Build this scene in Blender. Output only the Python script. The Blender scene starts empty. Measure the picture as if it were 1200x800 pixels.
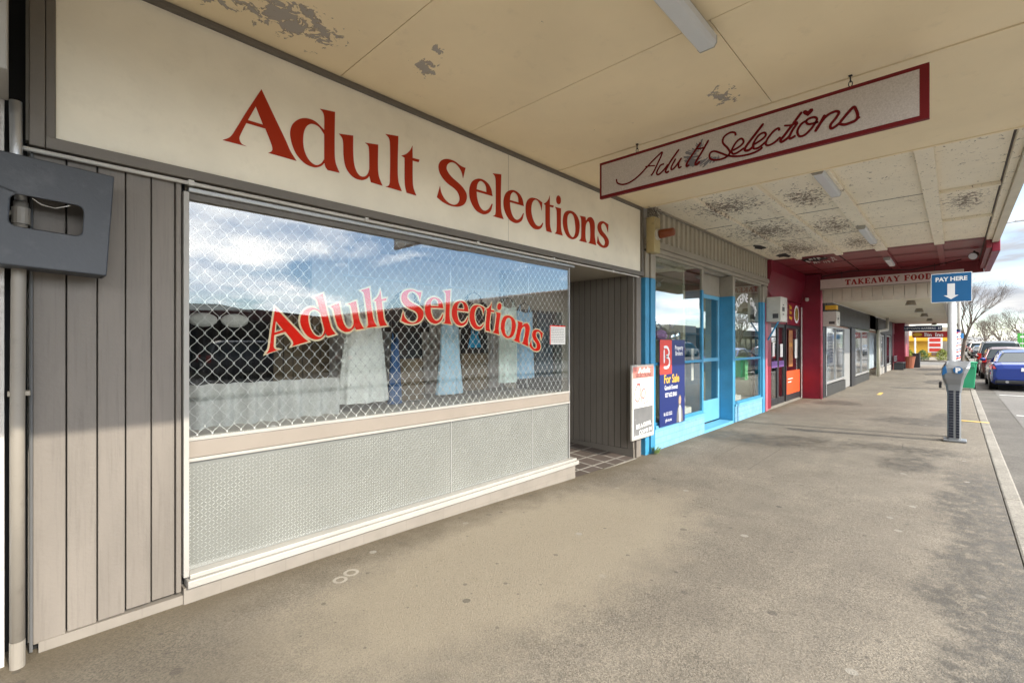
import bpy, bmesh, math, random
from mathutils import Vector, Matrix
from mathutils.geometry import tessellate_polygon
R = math.radians
scene = bpy.context.scene
COL = scene.collection
random.seed(4)

# ------------------------------------------------------------ camera
cam_d = bpy.data.cameras.new('camera'); cam = bpy.data.objects.new('camera', cam_d); COL.objects.link(cam)
cam.location = (0, 0, 1.6)
cam.rotation_euler = (R(90), 0, -(math.pi/2 - math.atan(520/549)))
cam_d.sensor_width = 36; cam_d.lens = 549/1200*36
cam_d.shift_y = 2/1200
cam_d.clip_start = 0.05; cam_d.clip_end = 3000
scene.camera = cam

# ------------------------------------------------------------ sky, sun, exposure
SUN_EL = R(30.5)
SUN_ROT = R(-5.0)          # light travels towards +Y and a little towards -X
world = bpy.data.worlds.new('World'); scene.world = world; world.use_nodes = True
wn, wl = world.node_tree.nodes, world.node_tree.links
wn.clear()
wout = wn.new('ShaderNodeOutputWorld'); bg = wn.new('ShaderNodeBackground'); bg.inputs[1].default_value = 0.15
sky = wn.new('ShaderNodeTexSky'); sky.sky_type = 'NISHITA'; sky.sun_disc = False
sky.sun_elevation = SUN_EL; sky.sun_rotation = R(180 - 5); sky.air_density = 1.0; sky.dust_density = 0.15; sky.ozone_density = 4.0
tc = wn.new('ShaderNodeTexCoord'); sep = wn.new('ShaderNodeSeparateXYZ'); wl.new(tc.outputs['Generated'], sep.inputs[0])
ad = wn.new('ShaderNodeMath'); ad.operation = 'MAXIMUM'; ad.inputs[1].default_value = 0.0; wl.new(sep.outputs[2], ad.inputs[0])
ad2 = wn.new('ShaderNodeMath'); ad2.inputs[1].default_value = 0.16; wl.new(ad.outputs[0], ad2.inputs[0])
dv = wn.new('ShaderNodeVectorMath'); dv.operation = 'DIVIDE'
cb = wn.new('ShaderNodeCombineXYZ'); wl.new(ad2.outputs[0], cb.inputs[0]); wl.new(ad2.outputs[0], cb.inputs[1]); wl.new(ad2.outputs[0], cb.inputs[2])
wl.new(tc.outputs['Generated'], dv.inputs[0]); wl.new(cb.outputs[0], dv.inputs[1])
cn = wn.new('ShaderNodeTexNoise'); cn.inputs['Scale'].default_value = 0.85; cn.inputs['Detail'].default_value = 9; cn.inputs['Roughness'].default_value = 0.56; cn.inputs['Distortion'].default_value = 0.25
cmap = wn.new('ShaderNodeMapping'); cmap.inputs['Location'].default_value = (2.3, 0.4, 0.0)
wl.new(dv.outputs[0], cmap.inputs[0]); wl.new(cmap.outputs[0], cn.inputs['Vector'])
cr = wn.new('ShaderNodeValToRGB'); cr.color_ramp.elements[0].position = 0.46; cr.color_ramp.elements[1].position = 0.58
cr.color_ramp.elements[0].color = (0, 0, 0, 1); cr.color_ramp.elements[1].color = (1, 1, 1, 1)
wl.new(cn.outputs[0], cr.inputs[0])
cn2 = wn.new('ShaderNodeTexNoise'); cn2.inputs['Scale'].default_value = 2.2; cn2.inputs['Detail'].default_value = 6
wl.new(cmap.outputs[0], cn2.inputs['Vector'])
cc = wn.new('ShaderNodeValToRGB'); cc.color_ramp.elements[0].position = 0.35; cc.color_ramp.elements[1].position = 0.62
cc.color_ramp.elements[0].color = (6.2, 6.6, 7.3, 1); cc.color_ramp.elements[1].color = (10.8, 10.6, 10.2, 1)
wl.new(cn2.outputs[0], cc.inputs[0])
# sun-side clouds, out of view, are boosted for reflections and fill; others duller, fuller
dt = wn.new('ShaderNodeVectorMath'); dt.operation = 'DOT_PRODUCT'; dt.inputs[1].default_value = (0.08, -math.cos(SUN_EL), math.sin(SUN_EL)); wl.new(tc.outputs['Generated'], dt.inputs[0])
# clear air to the south-east: fewer clouds there
sp3 = wn.new('ShaderNodeSeparateXYZ'); wl.new(tc.outputs['Generated'], sp3.inputs[0])
clr = wn.new('ShaderNodeMapRange'); clr.interpolation_type = 'SMOOTHSTEP'; clr.inputs[1].default_value = 0.12; clr.inputs[2].default_value = 0.5; clr.inputs[3].default_value = 0.0; clr.inputs[4].default_value = 0.10; wl.new(sp3.outputs[0], clr.inputs[0])
mr_ = wn.new('ShaderNodeMapRange'); mr_.interpolation_type = 'SMOOTHSTEP'; mr_.inputs[1].default_value = 0.2; mr_.inputs[2].default_value = 0.75; wl.new(dt.outputs['Value'], mr_.inputs[0])
gain = wn.new('ShaderNodeMapRange'); gain.inputs[3].default_value = 0.27; gain.inputs[4].default_value = 1.9; wl.new(mr_.outputs[0], gain.inputs[0])
cg_ = wn.new('ShaderNodeVectorMath'); cg_.operation = 'SCALE'; wl.new(cc.outputs[0], cg_.inputs[0]); wl.new(gain.outputs[0], cg_.inputs['Scale'])
cov = wn.new('ShaderNodeMapRange'); cov.inputs[3].default_value = 0.17; cov.inputs[4].default_value = 0.035; wl.new(mr_.outputs[0], cov.inputs[0])
csub = wn.new('ShaderNodeMath'); csub.operation = 'SUBTRACT'; wl.new(cov.outputs[0], csub.inputs[0]); wl.new(clr.outputs[0], csub.inputs[1])
cva = wn.new('ShaderNodeMath'); wl.new(cn.outputs[0], cva.inputs[0]); wl.new(csub.outputs[0], cva.inputs[1]); wl.new(cva.outputs[0], cr.inputs[0])
cm = wn.new('ShaderNodeMixRGB'); wl.new(cr.outputs[0], cm.inputs[0]); wl.new(sky.outputs[0], cm.inputs[1]); wl.new(cg_.outputs[0], cm.inputs[2])
wl.new(cm.outputs[0], bg.inputs[0]); wl.new(bg.outputs[0], wout.inputs[0])

sl = bpy.data.lights.new('sun', 'SUN'); sl.energy = 2.35; sl.angle = R(0.55); sl.color = (1.0, 0.92, 0.78)
sun = bpy.data.objects.new('sun', sl); COL.objects.link(sun)
dirv = Vector((-0.09*math.cos(SUN_EL), math.cos(SUN_EL), -math.sin(SUN_EL)))
sun.rotation_euler = dirv.to_track_quat('-Z', 'Y').to_euler(); sun.location = (5, -20, 20)
scene.view_settings.view_transform = 'Standard'; scene.view_settings.look = 'None'
scene.view_settings.exposure = 1.38; scene.view_settings.gamma = 1
scene.render.engine = 'CYCLES'
scene.cycles.max_bounces = 10; scene.cycles.diffuse_bounces = 6; scene.cycles.glossy_bounces = 5; scene.cycles.transparent_max_bounces = 16
scene.cycles.caustics_reflective = True; scene.cycles.blur_glossy = 1.0; scene.cycles.sample_clamp_indirect = 6.0; scene.cycles.caustics_refractive = False
scene.render.resolution_x = 1024; scene.render.resolution_y = 682

# ------------------------------------------------------------ materials
MATS = {}
def nm(name):
    m = bpy.data.materials.new(name); m.use_nodes = True
    nt = m.node_tree; b = nt.nodes['Principled BSDF']
    return m, nt, nt.nodes, nt.links, b
def coords(nt, scale=(1,1,1)):
    g = nt.nodes.new('ShaderNodeNewGeometry'); mp = nt.nodes.new('ShaderNodeMapping'); mp.inputs['Scale'].default_value = scale
    nt.links.new(g.outputs['Position'], mp.inputs[0]); return mp.outputs[0]
def noise(nt, vec, scale, detail=4, rough=0.55):
    n = nt.nodes.new('ShaderNodeTexNoise'); n.inputs['Scale'].default_value = scale; n.inputs['Detail'].default_value = detail; n.inputs['Roughness'].default_value = rough
    nt.links.new(vec, n.inputs['Vector']); return n.outputs[0]
def ramp(nt, fac, a, b, ca=(0,0,0,1), cb_=(1,1,1,1)):
    r = nt.nodes.new('ShaderNodeValToRGB'); r.color_ramp.elements[0].position = a; r.color_ramp.elements[1].position = b
    r.color_ramp.elements[0].color = ca; r.color_ramp.elements[1].color = cb_
    nt.links.new(fac, r.inputs[0]); return r.outputs[0]
def mixc(nt, fac, a, b, mode='MIX'):
    m = nt.nodes.new('ShaderNodeMixRGB'); m.blend_type = mode
    for i, v in ((0, fac), (1, a), (2, b)):
        if isinstance(v, (int, float)): m.inputs[i].default_value = v
        elif isinstance(v, tuple): m.inputs[i].default_value = v if len(v) == 4 else (*v, 1)
        else: nt.links.new(v, m.inputs[i])
    return m.outputs[0]
def math_(nt, op, a, b=None, clamp=False):
    m = nt.nodes.new('ShaderNodeMath'); m.operation = op; m.use_clamp = clamp
    for i, v in ((0, a), (1, b)):
        if v is None: continue
        if isinstance(v, (int, float)): m.inputs[i].default_value = v
        else: nt.links.new(v, m.inputs[i])
    return m.outputs[0]
def bump(nt, h, strength, dist=0.01):
    b = nt.nodes.new('ShaderNodeBump'); b.inputs['Strength'].default_value = strength; b.inputs['Distance'].default_value = dist
    nt.links.new(h, b.inputs['Height']); return b.outputs[0]
def paint(name, col, rough=0.55, var=0.12, metal=0.0, dirt=0.0, dirtcol=(0.12,0.10,0.08), streak=False, bmp=0.15, scale=1.0, spec=0.5):
    """painted or plain surface: soft colour drift, grime specks, fine relief"""
    m, nt, N, L, b = nm(name)
    v = coords(nt, (scale, scale, scale*(0.25 if streak else 1)))
    n1 = noise(nt, v, 2.3, 6, 0.6)
    lo = tuple(c*(1-var) for c in col); hi = tuple(min(1, c*(1+var*0.6)) for c in col)
    c = mixc(nt, ramp(nt, n1, 0.3, 0.7), lo, hi)
    if dirt > 0:
        n2 = noise(nt, v, 9, 8, 0.68)
        c = mixc(nt, math_(nt, 'MULTIPLY', ramp(nt, n2, 0.56, 0.72), dirt), c, dirtcol)
    if streak:
        gr = noise(nt, coords(nt, (1,1,0.035)), 75, 5, 0.7)
        c = mixc(nt, math_(nt, 'MULTIPLY', ramp(nt, gr, 0.50, 0.66), 0.30), c, tuple(k*0.55 for k in col))
        kn = noise(nt, coords(nt, (1,1,0.5)), 21, 7, 0.8)
        c = mixc(nt, math_(nt, 'MULTIPLY', ramp(nt, kn, 0.66, 0.70), 0.55), c, tuple(k*0.4 for k in col))
    L.new(c, b.inputs['Base Color'])
    b.inputs['Metallic'].default_value = metal; b.inputs['Specular IOR Level'].default_value = spec
    n3 = noise(nt, coords(nt), 55, 4)
    r = nt.nodes.new('ShaderNodeMapRange'); r.inputs[3].default_value = max(0.03, rough-0.08); r.inputs[4].default_value = min(1, rough+0.1)
    L.new(n1, r.inputs[0]); L.new(r.outputs[0], b.inputs['Roughness'])
    if bmp: L.new(bump(nt, n3, bmp, 0.004), b.inputs['Normal'])
    MATS[name] = m; return m
P = paint
M_brown = P('brown_trim_paint', (0.135,0.118,0.098), 0.5, 0.12, dirt=0.35)
M_cream = P('cream_sign_paint', (0.86,0.80,0.66), 0.6, 0.10, dirt=0.10, dirtcol=(0.33,0.29,0.2), scale=0.7)
M_red = P('red_vinyl', (0.38,0.030,0.007), 0.6, 0.05, bmp=0, spec=0.15)
M_wred = P('bright_red_vinyl', (0.75,0.018,0.006), 0.6, 0.04, bmp=0, spec=0.1)
M_gold = P('gold_outline_vinyl', (0.78,0.66,0.42), 0.4, 0.04, bmp=0)
M_white = P('white_trim_paint', (0.36,0.345,0.315), 0.45, 0.10, dirt=0.5, dirtcol=(0.35,0.32,0.27))
M_beige = P('beige_rail_paint', (0.25,0.215,0.18), 0.5, 0.06, dirt=0.15)
M_clad = P('taupe_cladding_paint', (0.185,0.162,0.138), 0.6, 0.22, dirt=0.55, dirtcol=(0.2,0.175,0.15), streak=True, bmp=0.35)
M_cladd = P('dark_recess_cladding_paint', (0.17,0.152,0.128), 0.6, 0.15, dirt=0.3, streak=True, bmp=0.35)
M_black = P('black_gap', (0.012,0.012,0.012), 0.8, 0.0, bmp=0)
M_grille = P('white_grille_wire', (0.66,0.66,0.64), 0.35, 0.03, bmp=0)
M_pipe = P('grey_pipe_paint', (0.25,0.225,0.19), 0.45, 0.12, dirt=0.4)
M_conduit = P('pale_conduit', (0.50,0.48,0.44), 0.4, 0.1, dirt=0.3)
M_slate = P('slate_box_paint', (0.034,0.039,0.048), 0.45, 0.12, dirt=0.12, dirtcol=(0.2,0.2,0.2), bmp=0.3)
M_wwall = P('white_masonry_paint', (0.55,0.53,0.50), 0.7, 0.10, dirt=0.6, dirtcol=(0.22,0.20,0.17), bmp=0.8)
M_steel = P('galvanised_steel', (0.50,0.51,0.52), 0.38, 0.08, metal=0.75, bmp=0.1)
M_tube = P('light_fitting_white', (0.60,0.62,0.64), 0.4, 0.04, bmp=0)
M_tubed = P('light_fitting_side', (0.40,0.38,0.34), 0.5, 0.06, dirt=0.3, bmp=0)
M_blue = P('sky_blue_paint', (0.04,0.24,0.42), 0.5, 0.18, dirt=0.3, dirtcol=(0.10,0.22,0.32))
M_bluet = P('blue_tile_paint', (0.12,0.36,0.54), 0.5, 0.12, dirt=0.25, dirtcol=(0.1,0.25,0.35))
M_bbeige = P('grey_beige_frame', (0.30,0.265,0.21), 0.55, 0.12, dirt=0.35)
M_corr = P('corrugated_cream', (0.42,0.375,0.29), 0.55, 0.10, dirt=0.4)
M_amber = P('amber_lens', (0.20,0.045,0.01), 0.3, 0.1, bmp=0.2)
M_creambox = P('yellowed_box', (0.42,0.34,0.17), 0.5, 0.12, dirt=0.4)
M_maroon = P('maroon_paint', (0.20,0.008,0.026), 0.32, 0.2, dirt=0.25, dirtcol=(0.04,0.006,0.008))
M_mceil = P('maroon_ceiling_paint', (0.21,0.026,0.034), 0.4, 0.25, dirt=0.3, dirtcol=(0.05,0.012,0.012))
M_pink = P('faded_pink_paint', (0.42,0.10,0.14), 0.5, 0.15, dirt=0.4, dirtcol=(0.5,0.4,0.38))
M_mbox = P('meter_box_paint', (0.52,0.50,0.44), 0.5, 0.10, dirt=0.4)
M_orange = P('orange_panel', (0.62,0.08,0.020), 0.4, 0.05, bmp=0)
M_purple = P('purple_band', (0.16,0.07,0.26), 0.4, 0.05, bmp=0)
M_yellow = P('yellow_vinyl', (0.72,0.42,0.03), 0.4, 0.05, bmp=0)
M_fasc4 = P('charcoal_boards', (0.035,0.036,0.034), 0.5, 0.2, dirt=0.2, dirtcol=(0.1,0.1,0.09), streak=True)
M_char = P('charcoal_frame', (0.018,0.018,0.020), 0.45, 0.1)
M_alu = P('aluminium_frame', (0.38,0.38,0.37), 0.4, 0.05, metal=0.4)
M_ivory = P('ivory_soffit_paint', (0.60,0.55,0.44), 0.6, 0.10, dirt=0.25, dirtcol=(0.3,0.27,0.2))
M_paybl = P('pay_sign_blue', (0.004,0.105,0.27), 0.4, 0.03, bmp=0)
M_wvin = P('white_vinyl', (0.78,0.78,0.78), 0.45, 0.02, bmp=0)
M_navy = P('navy_sign', (0.010,0.022,0.13), 0.4, 0.1, bmp=0)
M_navy2 = P('dark_blue_sign', (0.015,0.024,0.06), 0.4, 0.1, bmp=0)
M_coral = P('coral_red_panel', (0.62,0.05,0.035), 0.45, 0.04, bmp=0)
M_meter = P('meter_silver', (0.22,0.23,0.24), 0.35, 0.06, metal=0.35, bmp=0.1)
M_solar = P('solar_panel', (0.016,0.02,0.034), 0.25, 0.2, bmp=0)
M_disc = P('blue_disc', (0.006,0.10,0.26), 0.35, 0.02, bmp=0)
M_bin = P('green_bin_plastic', (0.020,0.27,0.13), 0.5, 0.08, bmp=0.1)
M_rubber = P('rubber', (0.015,0.015,0.016), 0.75, 0.1)
M_redsign = P('red_sign', (0.30,0.010,0.010), 0.4, 0.05, bmp=0)
M_grey = P('grey_plastic', (0.12,0.12,0.12), 0.5, 0.1)
M_paper = P('paper', (0.72,0.70,0.66), 0.7, 0.04, bmp=0)
M_ink = P('dark_ink', (0.06,0.055,0.055), 0.6, 0.02, bmp=0)
M_bark = P('bare_bark', (0.13,0.105,0.085), 0.85, 0.25, bmp=0.5)
M_leaf = P('leaf_green', (0.09,0.15,0.03), 0.7, 0.4, bmp=0)
M_hedge = P('hedge_yellow_green', (0.20,0.24,0.03), 0.7, 0.4, bmp=0)
M_brick = P('brown_brickwork', (0.22,0.13,0.095), 0.8, 0.2, dirt=0.3)
M_plaster = P('pale_plaster', (0.46,0.43,0.38), 0.75, 0.12, dirt=0.3)
M_darkwall = P('dark_weatherboard', (0.06,0.055,0.055), 0.7, 0.2)
M_roofiron = P('iron_roof', (0.10,0.075,0.07), 0.5, 0.2)
M_inner = P('interior_wall', (0.50,0.46,0.40), 0.8, 0.1, bmp=0.1)
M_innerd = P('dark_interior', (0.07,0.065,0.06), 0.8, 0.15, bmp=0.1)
M_innerg = P('pale_green_interior', (0.56,0.56,0.42), 0.8, 0.1, bmp=0.1)
M_blind = P('white_blind', (0.66,0.68,0.70), 0.7, 0.05, bmp=0.1)
M_balloon = P('silver_balloon', (0.75,0.76,0.78), 0.12, 0.02, metal=0.9, bmp=0)
M_lilac = P('lilac_fabric', (0.38,0.20,0.42), 0.7, 0.1)
M_marking = P('road_marking_paint', (0.62,0.62,0.60), 0.7, 0.15, dirt=0.5, dirtcol=(0.25,0.25,0.24))
M_ymark = P('yellow_marking_paint', (0.62,0.42,0.10), 0.7, 0.15, dirt=0.5, dirtcol=(0.3,0.27,0.2))
M_benchm = P('dark_bench', (0.04,0.045,0.05), 0.5, 0.1)
M_terra = P('terracotta_bin', (0.28,0.09,0.045), 0.6, 0.15)
M_chalk = P('chalkboard_grey', (0.15,0.15,0.15), 0.7, 0.3, bmp=0, dirt=0.5, dirtcol=(0.3,0.3,0.3))

def fabric(name, col, var=0.15, rough=0.85, fine=60):
    m, nt, N, L, b = nm(name)
    v = coords(nt); n = noise(nt, v, fine, 3); n2 = noise(nt, v, 5, 4)
    c = mixc(nt, ramp(nt, n2, 0.3, 0.7), tuple(x*(1-var) for x in col), tuple(min(1, x*(1+var)) for x in col))
    c = mixc(nt, math_(nt, 'MULTIPLY', ramp(nt, n, 0.45, 0.6), 0.25), c, tuple(x*0.6 for x in col))
    L.new(c, b.inputs['Base Color']); b.inputs['Roughness'].default_value = rough
    L.new(bump(nt, n, 0.4, 0.003), b.inputs['Normal']); return m
F_cream = fabric('cream_satin', (0.80,0.82,0.77)); F_pblue = fabric('pale_blue_lace', (0.45,0.66,0.80))
F_mint = fabric('mint_quilt', (0.70,0.82,0.76), 0.2, fine=25); F_blue2 = fabric('powder_blue_quilt', (0.36,0.56,0.74), 0.2, fine=25)
F_black = fabric('black_lace', (0.022,0.02,0.02)); F_brown = fabric('sheer_brown_mesh', (0.15,0.11,0.065)); F_denim = fabric('deep_blue_fabric', (0.035,0.10,0.24))
F_grey = fabric('grey_drape', (0.60,0.61,0.58)); F_bright = fabric('bright_blue_satin', (0.02,0.30,0.55))
F_curt = fabric('taupe_curtain', (0.56,0.50,0.45), 0.12)
F_pinkc = fabric('dusty_pink_curtain', (0.40,0.27,0.24), 0.12)

def glass(name, ior=2.0, tint=(0.92,0.95,0.94), rough=0.0):
    m, nt, N, L, b = nm(name); N.remove(b); out = N['Material Output']
    t = N.new('ShaderNodeBsdfTransparent'); t.inputs[0].default_value = (*tint, 1)
    g = N.new('ShaderNodeBsdfGlossy'); g.inputs['Roughness'].default_value = rough; g.inputs[0].default_value = (0.95,0.97,1,1)
    fr = N.new('ShaderNodeFresnel'); fr.inputs[0].default_value = ior
    n = noise(nt, coords(nt), 0.8, 1); L.new(bump(nt, n, 0.05, 0.01), g.inputs['Normal'])
    # use the facing weight the same way from both faces of the pane
    lw = N.new('ShaderNodeLayerWeight'); lw.inputs[0].default_value = 0.5
    x = N.new('ShaderNodeMixShader')
    r0 = ((ior-1)/(ior+1))**2
    p = math_(nt, 'POWER', lw.outputs['Facing'], 4.0)
    f = math_(nt, 'ADD', math_(nt, 'MULTIPLY', p, 1-r0), r0, True)
    N.remove(fr)
    L.new(f, x.inputs[0]); L.new(t.outputs[0], x.inputs[1]); L.new(g.outputs[0], x.inputs[2]); L.new(x.outputs[0], out.inputs[0])
    return m
M_glass = glass('shop_glass', 1.76, (0.97,0.98,0.97)); M_glass2 = glass('old_shop_glass', 1.95); M_glassw = glass('frosted_shop_glass', 2.6, (0.85,0.9,0.93), 0.05)
def carglass():
    m, nt, N, L, b = nm('car_glass'); b.inputs['Base Color'].default_value = (0.02,0.03,0.035,1); b.inputs['Roughness'].default_value = 0.05
    b.inputs['Specular IOR Level'].default_value = 0.22
    n = noise(nt, coords(nt), 1.5, 1); L.new(bump(nt, n, 0.05, 0.01), b.inputs['Normal']); return m
M_cglass = carglass()
def carpaint(name, col):
    m, nt, N, L, b = nm(name)
    n = noise(nt, coords(nt), 250, 2); L.new(mixc(nt, n, tuple(c*0.85 for c in col), tuple(c*1.1 for c in col)), b.inputs['Base Color'])
    b.inputs['Metallic'].default_value = 0.35; b.inputs['Roughness'].default_value = 0.3; b.inputs['Coat Weight'].default_value = 1.0; b.inputs['Coat Roughness'].default_value = 0.04; return m
C_blue = carpaint('car_blue', (0.002,0.03,0.24)); C_red = carpaint('car_maroon', (0.07,0.008,0.010)); C_blk = carpaint('car_black', (0.02,0.022,0.025))
C_silver = carpaint('car_silver', (0.42,0.43,0.44)); C_white = carpaint('car_white', (0.7,0.7,0.69)); C_dgrey = carpaint('car_grey', (0.06,0.065,0.075))
M_tail = P('tail_light_lens', (0.38,0.012,0.008), 0.15, 0.05, bmp=0)
M_rim = P('alloy_rim', (0.4,0.4,0.41), 0.3, 0.05, metal=0.8, bmp=0)

def patterned_glass():
    m, nt, N, L, b = nm('patterned_glass')
    b.inputs['Base Color'].default_value = (0.46,0.49,0.45,1); b.inputs['Roughness'].default_value = 0.22
    b.inputs['Coat Weight'].default_value = 1.0; b.inputs['Coat Roughness'].default_value = 0.12; b.inputs['Coat IOR'].default_value = 1.9
    n = noise(nt, coords(nt), 1.2, 4); L.new(mixc(nt, n, (0.135,0.141,0.130), (0.20,0.207,0.192)), b.inputs['Base Color']); return m
M_pat = patterned_glass(); M_ribs = P('pattern_ribs', (0.37,0.38,0.355), 0.25, 0.25, bmp=0, spec=0.8)

def sdist(nt, vec, centre, sc=(1,1,1)):
    """0 at the centre .. 1 at radius, on position"""
    a = nt.nodes.new('ShaderNodeVectorMath'); a.operation = 'SUBTRACT'; nt.links.new(vec, a.inputs[0]); a.inputs[1].default_value = centre
    d = nt.nodes.new('ShaderNodeVectorMath'); d.operation = 'DIVIDE'; nt.links.new(a.outputs[0], d.inputs[0]); d.inputs[1].default_value = sc
    l = nt.nodes.new('ShaderNodeVectorMath'); l.operation = 'LENGTH'; nt.links.new(d.outputs[0], l.inputs[0]); return l.outputs['Value']
def peeling(name, col, under, spots, thr, everywhere=0.0, rough=0.6, nsc=7.5, dist=0.0, gainm=0.34):
    """old ceiling paint with flaked patches; spots = (centre, radius) of the worst places"""
    m, nt, N, L, b = nm(name); v = coords(nt)
    base = mixc(nt, ramp(nt, noise(nt, v, 1.3, 5), 0.3, 0.7), tuple(c*0.90 for c in col), col)
    base = mixc(nt, math_(nt, 'MULTIPLY', ramp(nt, noise(nt, v, 6, 7, 0.7), 0.58, 0.75), 0.3), base, tuple(c*0.62 for c in col))
    n = noise(nt, v, nsc, 9, 0.66); n.node.inputs['Distortion'].default_value = dist
    msk = None
    for c, r in spots:
        d = math_(nt, 'SUBTRACT', 1.0, sdist(nt, v, c, r), True)
        msk = d if msk is None else math_(nt, 'MAXIMUM', msk, d)
    if msk is None: msk = math_(nt, 'ADD', 0.0, everywhere)
    else: msk = math_(nt, 'MAXIMUM', msk, everywhere)
    h = math_(nt, 'ADD', n, math_(nt, 'MULTIPLY', msk, gainm))
    flake = ramp(nt, h, thr, thr+0.012)
    edge = math_(nt, 'MULTIPLY', ramp(nt, h, thr-0.012, thr-0.002), math_(nt, 'SUBTRACT', 1.0, ramp(nt, h, thr+0.004, thr+0.02)))
    c = mixc(nt, flake, base, under); c = mixc(nt, math_(nt, 'MULTIPLY', edge, 0.75), c, (0.05,0.04,0.03))
    L.new(c, b.inputs['Base Color']); b.inputs['Roughness'].default_value = rough
    L.new(bump(nt, flake, -0.5, 0.006), b.inputs['Normal']); return m
M_ceil = peeling('cream_ceiling_paint', (0.86,0.73,0.50), (0.36,0.33,0.30),
    [((1.15,3.04,3.64),(0.62,0.38,0.35)), ((2.08,2.88,3.64),(0.2,0.18,0.2)), ((0.75,3.2,3.64),(0.2,0.15,0.2)), ((2.03,2.62,3.64),(0.12,0.12,0.2)), ((4.0,1.4,3.64),(0.3,0.18,0.2)), ((5.2,2.5,3.64),(0.16,0.2,0.2))], 0.735, nsc=12, dist=0.6)
M_ceil2 = peeling('old_batten_ceiling_paint', (0.86,0.78,0.62), (0.17,0.125,0.085),
    [((7.6,2.6,3.72),(0.9,0.8,0.6)), ((9.8,2.6,3.72),(1.5,1.0,0.6)), ((10.2,1.6,3.72),(1.3,0.5,0.6)), ((12,2.6,3.72),(1.6,0.9,0.6)), ((12.2,1.5,3.72),(1.2,0.5,0.6)), ((9.7,-0.1,3.72),(1.0,0.35,0.6)), ((7.9,1.6,3.72),(0.9,0.4,0.6))], 0.64, 0.05, 0.6, 15, 1.2, 0.19)

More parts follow.
